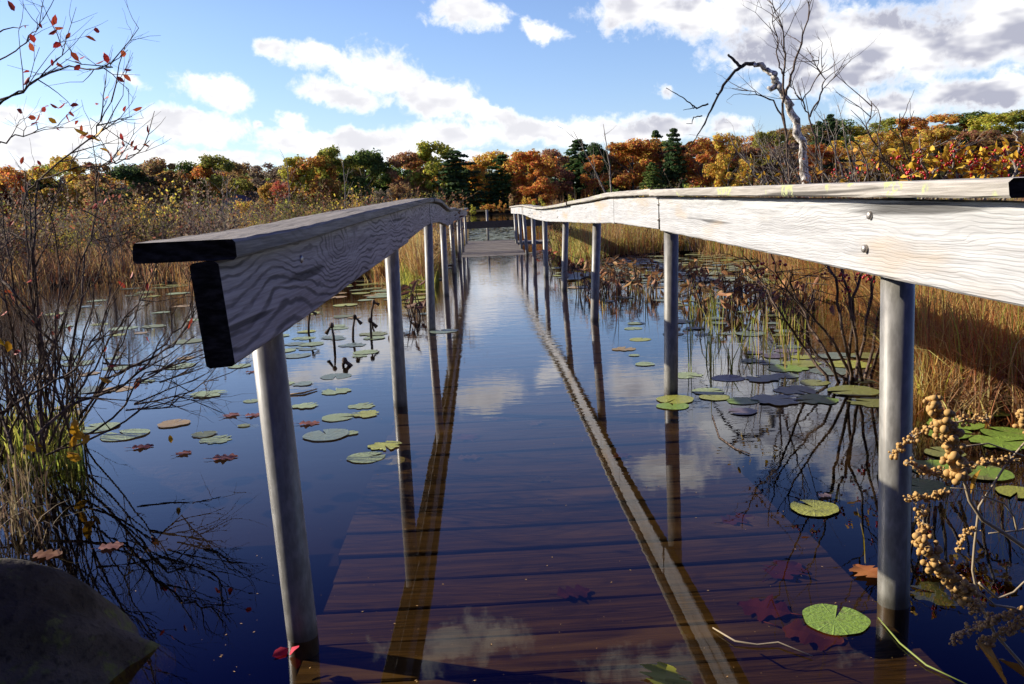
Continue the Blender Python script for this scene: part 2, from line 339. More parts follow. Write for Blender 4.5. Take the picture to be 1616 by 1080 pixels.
def blades(name, base, height, width, cols, lean=.35, seg=3, dirs=None):
    # grass-like blades: base (n,3), arrays for height, width, colour -> one mesh
    n = len(base); th = rng.uniform(0, 2*math.pi, n); hd = rng.uniform(0, 2*math.pi, n) if dirs is None else dirs
    bend = rng.uniform(.05, 1., n)**1.5*lean*2; lx, ly = np.cos(hd), np.sin(hd); wx, wy = np.cos(th), np.sin(th)
    V = np.zeros((n, seg*2+1, 3)); C = np.zeros((n, seg*2+1, 3))
    for k in range(seg+1):
        u = k/seg; z = height*(u - .35*bend*u*u); o = height*bend*u*u*.8
        cx = base[:, 0]+lx*o; cy = base[:, 1]+ly*o; cz = base[:, 2]+z; wd = width*(1-u**1.6)*.5
        if k < seg:
            V[:, 2*k] = np.stack([cx-wx*wd, cy-wy*wd, cz], 1); V[:, 2*k+1] = np.stack([cx+wx*wd, cy+wy*wd, cz], 1)
        else: V[:, 2*k] = np.stack([cx, cy, cz], 1)
    C[:] = cols[:, None, :]
    i0 = np.arange(n)[:, None]*(seg*2+1)
    q = np.concatenate([i0+np.array([[2*k, 2*k+1, 2*k+3, 2*k+2]]) for k in range(seg-1)], 0)
    tr = i0+np.array([[2*seg-2, 2*seg-1, 2*seg]])
    return np_mesh(name, V.reshape(-1, 3), q, M['blade'], C.reshape(-1, 3), tr)
def pick(cols, n, jit=.22):
    c = np.minimum(.62, 1.62*np.array(cols))[rng.integers(0, len(cols), n)]; return np.clip(c*(1+rng.uniform(-jit, jit, (n, 1))), 0, 1)

# ------------------------------------------------------------------ setting: water, bottom, marsh, hills
def grid(name, m, x0, x1, y0, y1, nx, ny, zf, kind='structure'):
    xs = np.linspace(x0, x1, nx); ys = np.linspace(y0, y1, ny); X, Y = np.meshgrid(xs, ys); Z = zf(X, Y)
    V = np.stack([X.ravel(), Y.ravel(), Z.ravel()], 1); i = np.arange(nx*ny).reshape(ny, nx)
    q = np.stack([i[:-1, :-1].ravel(), i[:-1, 1:].ravel(), i[1:, 1:].ravel(), i[1:, :-1].ravel()], 1)
    me = np_mesh(name, V, q, m); me.polygons.foreach_set('use_smooth', [True]*len(me.polygons)); o = link(name, me); o['kind'] = kind; return o
def fbm(X, Y, s, seed=0):
    r = np.random.default_rng(seed); out = 0
    for k in range(6):
        a, b, p = r.uniform(0, 6.28), s*(1.7**k), r.uniform(0, 6.28); out = out + np.sin((X*math.cos(a)+Y*math.sin(a))*b+p)/(1.45**k)
    return out/3
wm = bpy.data.meshes.new('water'); wm.from_pydata([(-900, -40, 0), (900, -40, 0), (900, 165, 0), (-900, 165, 0)], [], [(0, 1, 2, 3)]); wm.materials.append(M['water'])
link('water', wm)['kind'] = 'structure'
grid('pond_bottom', M['mud'], -1500, 1500, -60, 1500, 4, 4, lambda X, Y: X*0-.7)
def hill_z(X, Y):
    t = np.clip((Y-150)/60, 0, 1); r = np.clip((X-10)/130, 0, 1)
    far = np.clip((Y-175)/130, 0, 1)
    return -.5 + t*1.6 + far*(5+r*13) + t*fbm(X, Y, .03, 3)*.5
grid('hill', M['floor'], -600, 700, 148, 520, 90, 40, hill_z)

def edge_tab(pts): return sorted([((lambda q: (q.x/q.y, q.y))(on(a, b))) for a, b in pts])
EDGE_R = edge_tab([(872, 424), (930, 428), (960, 406), (1080, 398), (1180, 410), (1235, 455), (1330, 484), (1385, 520), (1402, 590), (1436, 634), (1560, 648), (1760, 662)])
EDGE_L = edge_tab([(738, 446), (715, 452), (690, 458), (640, 446), (560, 442), (470, 447), (300, 449), (200, 446), (80, 454), (0, 462), (-140, 474)])
def marsh_mask(X, Y):
    # 1 where the marsh stands above the water
    wob = fbm(X, Y, .55, 5)*.8; jit = 1+.035*fbm(X, Y, 3.1, 8); B = X/np.maximum(Y, .1)
    right = (B > EDGE_R[0][0]) & (Y*jit > np.interp(B, [q[0] for q in EDGE_R], [q[1] for q in EDGE_R]))
    left = (B < EDGE_L[-1][0]) & (Y*jit > np.interp(B, [q[0] for q in EDGE_L], [q[1] for q in EDGE_L]))
    pond = (X > -14+wob) & (X < 7+wob*2) & (Y > 62+wob*3)
    chan = (X > -1.1) & (X < 1.35) & (Y > 22) & (Y < 40+wob*4)
    walk = (X > -.56) & (X < 1.02) & (Y < 23)
    lb = (X < -1.62-.25*wob) & (Y > 2.55+wob*.15) & (Y < 3.6+wob*.2)
    return ((left | right) & ~pond & ~chan & ~walk & (Y < 152)) | lb
xs = np.concatenate([np.linspace(-140, -14, 50), np.linspace(-13.5, 14, 190), np.linspace(14.5, 140, 50)]); ys = np.concatenate([np.linspace(2.2, 26, 170), np.linspace(26.5, 156, 110)])
X, Y = np.meshgrid(xs, ys); mk = marsh_mask(X, Y).astype(float)
for _ in range(2):
    mk2 = mk.copy(); mk2[1:-1, 1:-1] = (mk[1:-1, 1:-1]*2+mk[:-2, 1:-1]+mk[2:, 1:-1]+mk[1:-1, :-2]+mk[1:-1, 2:])/6; mk = mk2
Z = -.35+.42*mk+np.where(mk > .7, fbm(X, Y, 3., 9)*.025, 0)
i = np.arange(X.size).reshape(X.shape)
q = np.stack([i[:-1, :-1].ravel(), i[:-1, 1:].ravel(), i[1:, 1:].ravel(), i[1:, :-1].ravel()], 1)
keep = (mk.ravel()[q] > .02).any(1)
me = np_mesh('marsh_ground', np.stack([X.ravel(), Y.ravel(), Z.ravel()], 1), q[keep], M['soil']); link('marsh_ground', me)['kind'] = 'structure'

# ------------------------------------------------------------------ railings
L_POST = [(-.394, 1.569, -.413), (-.388, 3.561, -.385), (-.387, 5.856, -.372), (-.387, 8.369, -.383), (-.39, 11.2, -.40), (-.39, 14., -.38), (-.39, 16.7, -.40), (-.385, 20.4, -.39)]
R_POST = [(.798, 1.563, .787), (.792, 3.544, .800), (.788, 6.009, .820), (.796, 8.344, .831), (.752, 10.084, .756), (.742, 12.085, .740), (.785, 14.9, .755), (.79, 17.1, .77), (.79, 19.4, .775)]
L_TOP = [(1.0, .795), (1.56, .806), (2.2, .828), (3.56, .868), (5., .906), (5.86, .919), (6.9, .914), (8.37, .860), (9.2, .852), (11.2, .876), (14., .846), (16.7, .868), (21.6, .905)]
R_TOP = [(1.0, .831), (1.86, .848), (3.5, .877), (4.88, .889), (5.84, .873), (7.1, .862), (8.3, .850), (9.5, .837), (10.9, .842), (12.5, .862), (14., .885), (16.2, .895), (21., .895)]
L_IN = [(1.0, -.345), (3.56, -.319), (5.86, -.338), (8.37, -.335), (11.2, -.345), (22, -.345)]
R_IN = [(1.0, .722), (3.55, .750), (6., .752), (8.3, .756), (10., .714), (12., .702), (15., .728), (21, .738)]
CAP_T, BEAM_H, BEAM_W = .026, .140, .038
def board(path, wdt, hgt, m, name, parent, tilt=0., seed=0, step=.06):
    # a sawn board swept along a path of (x, y, z of its upper face); worn edges, slightly uneven
    r = random.Random(seed); mb = MB(); rings = []
    y0, y1 = path[0][1], path[-1][1]; n = max(3, int((y1-y0)/step)+1); ys = np.linspace(y0, y1, n)
    P = np.array(path); e = .004
    for k, y in enumerate(ys):
        x = np.interp(y, P[:, 1], P[:, 0]); z = np.interp(y, P[:, 1], P[:, 2]); j = lambda: r.uniform(-.0008, .0008)
        c, s_ = math.cos(tilt), math.sin(tilt); ring = []
        for (a, b) in ((-wdt/2+e, 0), (wdt/2-e, 0), (wdt/2, -e), (wdt/2, -hgt+e), (wdt/2-e, -hgt), (-wdt/2+e, -hgt), (-wdt/2, -hgt+e), (-wdt/2, -e)):
            a += j(); b += j(); ring.append((x+a*c-b*s_, y+(r.uniform(-.002, .002) if k in (0, n-1) else 0), z+a*s_+b*c))
        rings.append(ring[::-1])
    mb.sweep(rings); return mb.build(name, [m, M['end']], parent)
def railing(posts, top, inn, side, capm, beamm, joints, capj, label, cap_off):
    root = empty('railing', (0, 0, 0)); tag(root, label, 'railing', 'railings of the walkway')
    for (x, y, xt) in posts:
        zt = lerp_tab(top, y)-CAP_T-.004; k = (xt-x)/.62; mb = MB(); bx = x-k*.6
        mb.tube([(x-k*.6, y, -.6), (x, y, 0), (x+k*zt, y, zt)], .0302, 28)
        mb.build('post', M['steel'], root)
    for n, (a, b) in enumerate(zip(joints[:-1], joints[1:])):
        ys = [a+.0015]+[y for y, _ in top if a+.05 < y < b-.05]+[b-.0015]
        dz = random.uniform(-.003, .003) if n else 0; dx = random.uniform(-.003, .003) if n else 0
        path = [(lerp_tab(inn, y)-side*BEAM_W/2*-1*-1+dx if side < 0 else lerp_tab(inn, y)+BEAM_W/2+dx, y, lerp_tab(top, y)-CAP_T-.0025+dz-(.004 if side > 0 and n == 0 else 0)) for y in ys]
        if side < 0: path = [(lerp_tab(inn, y)-BEAM_W/2+dx, y, z) for (_, y, z) in path]
        bo = board(path, BEAM_W, BEAM_H, beamm, 'side_board', root, R_(-3*side if False else (4 if side < 0 else 2)) if n == 0 else 0, seed=n+(side > 0)*50)
        for (x, y, xt) in posts:
            if a < y+.02 < b:
                zt = lerp_tab(top, y)-CAP_T
                for h in (.035, .098):
                    mb = MB(); xi = lerp_tab(inn, y)+(.0 if side < 0 else 0); s_ = -side
                    yy = y+random.uniform(-.008, .008)+(.012 if h > .05 else 0)
                    mb.tube([(xi-s_*.004+(-(zt-h-.8)*0), yy, zt-h), (xi+s_*.003, yy, zt-h), (xi+s_*.0055, yy, zt-h), (xi+s_*.0068, yy, zt-h)], [.008, .008, .006, .002], 14)
                    mb.build('bolt', M['bolt'], bo)
    for n, (a, b) in enumerate(zip(capj[:-1], capj[1:])):
        ys = [a+.002]+[y for y, _ in top if a+.05 < y < b-.05]+[b-.002]
        dz = [0, .004, -.002, .003, 0][n % 5] if n else 0
        board([(lerp_tab(inn, y)+cap_off+(0, .004, -.005)[n % 3], y, lerp_tab(top, y)+dz) for y in ys], .133, CAP_T, capm, 'top_board', root, 0, seed=n+100+(side > 0)*50)
    return root
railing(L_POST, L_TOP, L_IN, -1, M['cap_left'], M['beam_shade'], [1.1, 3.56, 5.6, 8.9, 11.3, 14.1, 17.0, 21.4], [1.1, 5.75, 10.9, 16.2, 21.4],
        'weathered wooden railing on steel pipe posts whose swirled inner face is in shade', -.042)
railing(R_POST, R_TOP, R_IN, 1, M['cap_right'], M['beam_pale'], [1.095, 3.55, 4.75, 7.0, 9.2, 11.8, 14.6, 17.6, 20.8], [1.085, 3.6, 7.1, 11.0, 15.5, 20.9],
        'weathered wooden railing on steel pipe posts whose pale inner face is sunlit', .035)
# railing across the far end of the platform
root = empty('end_railing', (0, 22, 0)); tag(root, 'low dark board on posts across the far end of the platform', 'railing')
mb = MB(); mb.box((-.75, -.02, .37), (2.6, .02, .55)); mb.build('rail_board', [M['rail_shade_tone']], root)
for x, h in ((.155, .84), (1.15, .56), (2.4, .8)):
    mb = MB(); mb.tube([(x, .052, -.5), (x, .052, h)], .030, 16); mb.build('post', M['steel'], root)

# ------------------------------------------------------------------ walkway deck
DK = [(0., -.055), (1.2, -.04), (3, -.032), (6, -.035), (9, -.05), (12, -.04), (14.6, -.012), (16.2, .012), (18, .03), (22, .05)]
root = empty('walkway', (0, 0, 0)); tag(root, 'plank walkway lying under shallow water and rising as a dry platform at its end', 'walkway')
def planks(y0, y1, m, name, seed):
    r = random.Random(seed); mb = MB(); y = y0; k = 0
    while y < y1:
        wd = .137+r.uniform(-.002, .002); gap = r.choice((.004, .006, .008, .013)); z = lerp_tab(DK, y+.07)+r.uniform(-.003, .003); tl = r.uniform(-.003, .003)
        xa, xb = -.395+r.uniform(-.012, .01), .792+r.uniform(-.012, .012); rings = []; sk_ = .008
        for x in np.linspace(xa, xb, 14):
            z2 = z+tl*(x-.2)+r.uniform(-.0006, .0006)+.004*((x-.2)/.6)**2; yo = sk_*(x-.2)
            rings.append([(x, y+yo+.003, z2), (x, y+yo, z2-.003), (x, y+yo, z2-.034), (x, y+yo+wd, z2-.034), (x, y+yo+wd, z2-.003), (x, y+yo+wd-.003, z2)])
        mb.sweep(rings, 0, 0); y += wd+gap
    o = mb.build(name, [m], root); return o
# the grain of the planks runs across the walkway: the mesh is built turned a quarter and turned back
def turn(o):
    me = o.data; co = np.zeros(len(me.vertices)*3, np.float32); me.vertices.foreach_get('co', co); co = co.reshape(-1, 3)
    me.vertices.foreach_set('co', np.stack([co[:, 1], -co[:, 0], co[:, 2]], 1).astype(np.float32).ravel()); o.rotation_euler = (0, 0, R_(90)); me.update()
turn(planks(.45, 15.2, M['deck'], 'sunken_planks', 3)); turn(planks(15.22, 21.8, M['deck_dry'], 'platform_planks', 4))
mb = MB()
for x in (-.33, .2, .72): mb.box((x-.02, .4, -.30), (x+.02, 14.5, -.092))
mb.build('joists', M['deck'], root)
mb = MB(); mb.box((.82, 20.2, -.02), (5.0, 20.6, .03)); mb.box((.82, 20.62, -.02), (5., 21.0, .03)); mb.box((.82, 21.02, -.02), (5., 21.4, .03)); mb.build('side_planks', M['deck_dry'], root)
# ------------------------------------------------------------------ far trees
def crown_mesh(name, seed, kind):
    # unit tree: height 1, crown of many leaf clumps; leaves are small quads facing outwards from their clump
    r = np.random.default_rng(seed); cl = []
    if kind == 'broad':
        for _ in range(32):
            a, u, rr = r.uniform(0, 6.28), r.uniform(0, 1), r.uniform(.35, 1)**.6
            z = .15+.75*u; rad = .36*math.sin(math.pi*min(1, .22+.66*u))**.55*rr
            cl.append((math.cos(a)*rad, math.sin(a)*rad, z, r.uniform(.05, .145)))
        cl.append((0, 0, .9, .1)); n = 260; ls = .0195
    elif kind == 'tall':
        for _ in range(22):
            a, u, rr = r.uniform(0, 6.28), r.uniform(0, 1), r.uniform(.3, 1)**.6
            z = .22+.70*u; rad = .22*math.sin(math.pi*min(1, .15+.75*u))**.7*rr
            cl.append((math.cos(a)*rad, math.sin(a)*rad, z, r.uniform(.06, .11)))
        n = 150; ls = .021
    elif kind == 'thin':                              # half-bare crown
        for _ in range(30):
            a, u, rr = r.uniform(0, 6.28), r.uniform(0, 1), r.uniform(.3, 1)**.6
            z = .25+.68*u; rad = .34*math.sin(math.pi*min(1, .2+.7*u))**.7*rr
            cl.append((math.cos(a)*rad, math.sin(a)*rad, z, r.uniform(.05, .09)))
        n = 95; ls = .018
    else:                                            # pine: whorls of drooping boughs
        for k in range(15):
            u = k/14; z = .12+.86*u; R = (.27*(1-u)**.65+.03)*r.uniform(.5, 1.2)
            m = 6 if u < .7 else 4
            for j in range(m):
                a = j/m*6.28+r.uniform(-.5, .5); q = R*r.uniform(.6, 1.1)
                for s in (.45, .9): cl.append((math.cos(a)*q*s, math.sin(a)*q*s, z-.03*s+r.uniform(-.01, .01), .035+.035*(1-u)))
        n = 34; ls = .02
    P, N = [], []
    for (x, y, z, s) in cl:
        d = r.normal(size=(n, 3)); d /= np.linalg.norm(d, axis=1)[:, None]
        rad = s*r.uniform(.45, 1.12, n)[:, None]; sq = np.array([1, 1, .8 if kind != 'pine' else .45])
        P.append(np.array([x, y, z])+d*rad*sq); N.append(d+r.normal(size=(n, 3))*.55+np.array([0, 0, .25]))
    P = np.concatenate(P); N = np.concatenate(N); N /= np.linalg.norm(N, axis=1)[:, None]
    A = np.cross(N, r.normal(size=N.shape)); A /= np.linalg.norm(A, axis=1)[:, None]; B = np.cross(N, A); k = len(P)
    sz = (ls*r.uniform(.4, 1.3, k))[:, None]
    V = np.stack([P-A*sz, P-B*sz*.75, P+A*sz, P+B*sz*.75], 1).reshape(-1, 3)
    return np_mesh(name, V, np.arange(4*k).reshape(-1, 4), M['leaf'])
def trunk_mesh(name, seed, kind):
    r = random.Random(seed); mb = MB()
    mb.tube([(0, 0, -.03), (.006, .004, .25), (-.004, .008, .5), (.004, 0, .82 if kind == 'pine' else .72)], [.021, .016, .011, .003], 7)
    if kind != 'pine':
        for k in range(9):
            a, z = r.uniform(0, 6.28), r.uniform(.22, .6); L = r.uniform(.14, .3)
            mb.tube([(0, 0, z), (math.cos(a)*L*.5, math.sin(a)*L*.5, z+L*.4), (math.cos(a)*L, math.sin(a)*L, z+L*.95)], [.009, .006, .002], 5)
    return mb.mesh(name, M['bark'])
PROTO = {k: [(crown_mesh('crown', 10+i+100*j, k), trunk_mesh('trunk', i+5, k)) for i in range(nn)] for j, (k, nn) in enumerate((('broad', 5), ('tall', 2), ('thin', 3), ('pine', 3)))}
TC = {  # leaf colours
    'rust orange': (0.563, 0.258, 0.062), 'dull orange': (0.589, 0.313, 0.069), 'golden yellow': (0.602, 0.408, 0.075), 'olive green': (0.307, 0.299, 0.056), 'old olive green': (0.270, 0.287, 0.056), 'yellow green': (0.457, 0.442, 0.061), 'dark green': (0.077, 0.129, 0.044), 'old dark green': (0.046, 0.099, 0.036),
    'red brown': (0.384, 0.204, 0.094), 'brown': (0.346, 0.224, 0.094), 'grey brown': (0.270, 0.211, 0.152), 'bright red': (0.589, 0.177, 0.088), 'mid green': (0.136, 0.199, 0.045)}
TREES = []                                           # (root, colour word, kind, place, px)
def far_tree(px, top, wpx, col, kind, Y, zbase=None):
    b = at(px, horizon(px), Y); x = b.x; z0 = float(hill_z(np.array([x]), np.array([Y]))[0]) if zbase is None else zbase
    ztop = at(px, top, Y).z; h = max(2.0, ztop-z0); wdt = wpx/F_PX*(Y*math.cos(0))
    cm, tm = random.choice(PROTO[kind]); base_w = {'broad': .86, 'tall': .56, 'thin': .8, 'pine': .52}[kind]
    root = empty('tree' if kind != 'pine' else 'pine_tree', (x, Y, z0), random.uniform(0, 6.28)); s = wdt*(1.28 if kind != 'pine' else 1.35)/base_w
    root.scale = (s, s, h*1.10)
    c = TC[col]; j = random.uniform(.82, 1.18)
    o = link('crown', cm, None, root); o.color = (c[0]*j, c[1]*j*random.uniform(.93, 1.07), c[2]*j, 1)
    link('trunk', tm, None, root); TREES.append((root, col, kind, px, Y))
FRONT = [(-30, 275, 90, 'red brown', 'broad'), (22, 268, 75, 'rust orange', 'broad'), (75, 282, 60, 'dark green', 'pine'), (105, 254, 80, 'golden yellow', 'broad'), (160, 264, 62, 'brown', 'thin'), (205, 268, 80, 'dark green', 'broad'),
         (225, 262, 70, 'grey brown', 'thin'), (262, 258, 72, 'brown', 'broad'), (300, 262, 50, 'mid green', 'broad'), (322, 268, 62, 'rust orange', 'broad'), (355, 252, 74, 'olive green', 'broad'), (395, 262, 60, 'brown', 'broad'), (432, 262, 80, 'grey brown', 'thin'),
         (448, 288, 36, 'bright red', 'thin'), (428, 292, 34, 'golden yellow', 'broad'), (478, 252, 50, 'yellow green', 'broad'), (500, 254, 72, 'dull orange', 'broad'), (535, 238, 60, 'olive green', 'broad'), (580, 244, 76, 'mid green', 'broad'), (610, 300, 40, 'grey brown', 'thin'),
         (640, 247, 66, 'red brown', 'broad'), (632, 290, 40, 'brown', 'thin'), (696, 231, 80, 'yellow green', 'broad'), (672, 270, 46, 'brown', 'broad'), (722, 246, 74, 'dark green', 'pine'), (750, 262, 44, 'dull orange', 'broad'), (775, 246, 70, 'golden yellow', 'broad'), (768, 280, 50, 'mid green', 'pine'),
         (795, 252, 52, 'dark green', 'pine'), (820, 244, 60, 'golden yellow', 'broad'), (845, 243, 78, 'rust orange', 'broad'), (878, 242, 60, 'red brown', 'broad'), (915, 228, 60, 'dark green', 'pine'), (938, 232, 56, 'dark green', 'broad'), (938, 258, 44, 'rust orange', 'broad'), (888, 268, 54, 'dark green', 'pine'),
         (850, 290, 56, 'rust orange', 'broad'), (965, 250, 50, 'brown', 'broad'), (1000, 226, 84, 'dull orange', 'broad'), (1036, 214, 34, 'dark green', 'pine'), (1064, 212, 44, 'dark green', 'pine'), (1060, 236, 74, 'red brown', 'broad'), (1030, 262, 40, 'mid green', 'pine'), (1108, 224, 84, 'rust orange', 'broad'),
         (1150, 218, 60, 'golden yellow', 'broad'), (1150, 242, 34, 'mid green', 'pine'), (1180, 236, 60, 'red brown', 'broad'), (1215, 214, 70, 'olive green', 'broad'), (1240, 230, 70, 'grey brown', 'thin')]
for (px, top, wpx, col, kind) in FRONT:
    far_tree(px, top, wpx, col, kind, random.uniform(172, 196) if top < 285 else random.uniform(160, 170))
SKYL = [(-60, 275), (60, 272), (105, 258), (160, 264), (262, 260), (330, 258), (360, 253), (400, 262), (440, 262), (500, 254), (540, 240), (600, 247), (640, 248), (690, 236), (740, 250), (800, 244), (870, 240), (920, 231), (1000, 227), (1060, 220), (1105, 224), (1150, 212), (1220, 208), (1300, 198), (1350, 196), (1420, 192), (1480, 186), (1560, 188), (1620, 176), (1700, 172)]
cols_r = ['dull orange', 'olive green', 'golden yellow', 'brown', 'rust orange', 'yellow green', 'olive green', 'mid green', 'brown']
px = -45.
while px < 1690:                                     # the row behind, and the wooded hill on the right
    right = px > 1180
    far_tree(px, lerp_tab(SKYL, px)+random.uniform(-4, 8) if right else lerp_tab(SKYL, px)+random.uniform(4, 16), random.uniform(62, 92), random.choice(cols_r), 'broad', random.uniform(225, 250)); px += random.uniform(34, 46) if right else random.uniform(42, 60)
px = -40.
while px < 1240:                                     # a middle row between them
    far_tree(px, lerp_tab(SKYL, px)+random.uniform(6, 30), random.uniform(54, 84), random.choice(['brown', 'olive green', 'dull orange', 'golden yellow', 'grey brown', 'mid green', 'red brown', 'rust orange']), random.choice(['broad', 'broad', 'thin']), random.uniform(199, 214)); px += random.uniform(34, 52)
px = 1250.
while px < 1690:
    far_tree(px, lerp_tab(SKYL, px)+random.uniform(16, 34), random.uniform(64, 92), random.choice(['dull orange', 'brown', 'olive green', 'rust orange', 'golden yellow', 'grey brown', 'red brown']), random.choice(['broad', 'broad', 'thin']), random.uniform(190, 212)); px += random.uniform(36, 50)
far_tree(1308, 188, 42, 'dark green', 'pine', 228); far_tree(1290, 198, 34, 'dark green', 'pine', 224)
def place_word(px):
    for lim, wd in ((95, 'at the far shore\'s left end'), (215, 'left of the shaded railing'), (300, 'above the shaded railing\'s end'), (420, 'beside the grey house'), (520, 'right of the grey house'), (610, 'above the shaded railing\'s middle'),
                    (700, 'above the shaded railing\'s crest'), (790, 'straight beyond the walkway'), (880, 'above the sunlit railing\'s far tip'), (975, 'around the thin bare saplings'), (1060, 'right of the thin bare saplings'), (1160, 'under the drooping dead limb'),
                    (1270, 'left of the dead trunk'), (1380, 'right of the dead trunk'), (1490, 'behind the bare shrub twigs'), (1560, 'behind the berry bush')):
        if px < lim: return wd
    return 'at the far shore\'s right end'
def auto_labels(items, fmt, group):
    # items: (root, description, place, sort key); repeats inside one place are told apart by their order from left to right
    from collections import defaultdict
    d = defaultdict(list)
    for it in items: d[(it[1], it[2])].append(it)
    names = {2: ['left of two', 'right of two'], 3: ['leftmost of three', 'middle of three', 'rightmost of three'], 4: ['leftmost of four', 'second from left', 'second from right', 'rightmost of four'], 5: ['leftmost of five', 'second from left', 'middle of five', 'second from right', 'rightmost of five']}
    for (desc, place), L in d.items():
        L.sort(key=lambda q: q[3])
        for i, q in enumerate(L):
            pre = '' if len(L) == 1 else (names[len(L)][i]+' ' if len(L) in names else '')
            if pre: lab = fmt.format(desc=desc, place=place)+', '+pre.strip()
            else: lab = fmt.format(desc=desc, place=place)
            q[0]['label'] = lab; q[0]['group'] = group
kindw = {'broad': 'round tree', 'tall': 'tall tree', 'thin': 'sparse tree', 'pine': 'pine'}
for (root, col, kind, px, Y) in TREES: root['category'] = 'pine tree' if kind == 'pine' else 'tree'
auto_labels([(r, ('front-row ' if Y < 171 else 'back-row ' if Y > 215 else '')+c+' '+kindw[k], place_word(px), px) for (r, c, k, px, Y) in TREES], '{desc} {place}', 'trees on the far shore')
# shaded understory of the wood: one mass of leaves; and unseen woods added on the shore behind the camera to cut ambient light
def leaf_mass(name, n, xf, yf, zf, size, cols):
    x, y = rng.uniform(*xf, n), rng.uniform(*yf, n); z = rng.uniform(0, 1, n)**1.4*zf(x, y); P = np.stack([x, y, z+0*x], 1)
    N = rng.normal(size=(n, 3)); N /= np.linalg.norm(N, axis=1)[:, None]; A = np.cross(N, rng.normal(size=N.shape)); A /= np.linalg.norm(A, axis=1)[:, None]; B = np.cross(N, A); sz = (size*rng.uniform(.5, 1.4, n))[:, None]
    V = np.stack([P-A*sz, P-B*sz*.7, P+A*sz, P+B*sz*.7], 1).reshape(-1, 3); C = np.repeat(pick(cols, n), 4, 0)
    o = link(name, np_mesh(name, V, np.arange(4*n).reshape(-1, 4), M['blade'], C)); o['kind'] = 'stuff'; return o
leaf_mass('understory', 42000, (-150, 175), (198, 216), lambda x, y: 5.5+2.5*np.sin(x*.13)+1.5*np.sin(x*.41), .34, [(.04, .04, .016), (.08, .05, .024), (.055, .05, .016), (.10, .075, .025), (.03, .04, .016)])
leaf_mass('unseen_shore_woods', 30000, (-14, 14), (-9, -2.2), lambda x, y: 5+1.5*np.sin(x*.7), .11, [(.03, .035, .012), (.06, .04, .016), (.04, .028, .014), (.03, .022, .016)])
grid('shore', M['soil'], -16, 16, -12, -1.2, 30, 20, lambda X, Y: .25-np.clip((Y+2.2), 0, 1)*.7+fbm(X, Y, 1.1, 4)*.05)
# small bushes and young trees at the foot of the wood
def bush_mesh(name, seed):
    r = np.random.default_rng(seed); cl = [(r.normal()*.22, r.normal()*.22, r.uniform(.25, .85), r.uniform(.1, .2)) for _ in range(9)]; P = []; N = []
    for (x, y, z, s) in cl:
        d = r.normal(size=(60, 3)); d /= np.linalg.norm(d, axis=1)[:, None]; P.append(np.array([x, y, z])+d*s*r.uniform(.4, 1.2, 60)[:, None]); N.append(d+r.normal(size=(60, 3))*.6)
    P = np.concatenate(P); N = np.concatenate(N); N /= np.linalg.norm(N, axis=1)[:, None]; A = np.cross(N, r.normal(size=N.shape)); A /= np.linalg.norm(A, axis=1)[:, None]; B = np.cross(N, A)
    sz = (.05*r.uniform(.5, 1.3, len(P)))[:, None]; V = np.stack([P-A*sz, P-B*sz*.7, P+A*sz, P+B*sz*.7], 1).reshape(-1, 3)
    return np_mesh(name, V, np.arange(4*len(P)).reshape(-1, 4), M['leaf'])
BM = [bush_mesh('bush', 60+i) for i in range(4)]
BUSH = []
px = -20.
while px < 1260:
    Y = random.uniform(128, 154); col = random.choice(['yellow green', 'yellow green', 'dull orange', 'mid green', 'brown', 'golden yellow'])
    if 735 < px < 805: Y = random.uniform(156, 160)
    b = at(px, horizon(px), Y); h = random.uniform(1.8, 4.6); o = link('shore_bush', random.choice(BM), None, None, (b.x, Y, 0)); wv = h*random.uniform(.5, .95)
    o.scale = (wv, wv, h); o.rotation_euler = (0, 0, random.uniform(0, 6)); c = TC[col]; o.color = (c[0], c[1], c[2], 1); o['category'] = 'bush'
    BUSH.append((o, ('tall ' if h > 3.2 else 'low ')+col+' shore bush', place_word(px), px)); px += random.uniform(17, 27)
auto_labels(BUSH, '{desc}, {place}', 'bushes along the far shore')
# grey house among the trees
b = at(372, 330, 158); root = empty('house', (b.x, 158, .3)); tag(root, 'small grey house half hidden among the trees of the far shore', 'house')
mb = MB(); mb.box((-3.4, 0, -.6), (3.4, 6, 3.2)); mb.poly([(-3.4, -.002, 3.2), (3.4, -.002, 3.2), (0, -.002, 5.2)]); mb.build('wall', [M['grey_wall']], root)
mb = MB(); mb.sweep([[(-3.8, y, 3.06), (0, y, 5.35), (3.8, y, 3.06), (3.8, y, 2.94), (0, y, 5.23), (-3.8, y, 2.94)] for y in (-.35, 6.3)], 0, 0); mb.build('roof', [M['roof']], root)
for x in (-1.9, 0, 1.9):
    mb = MB(); mb.box((x-.45, -.04, 1.0), (x+.45, .03, 2.3)); mb.build('window', [M['dark_glass']], root)

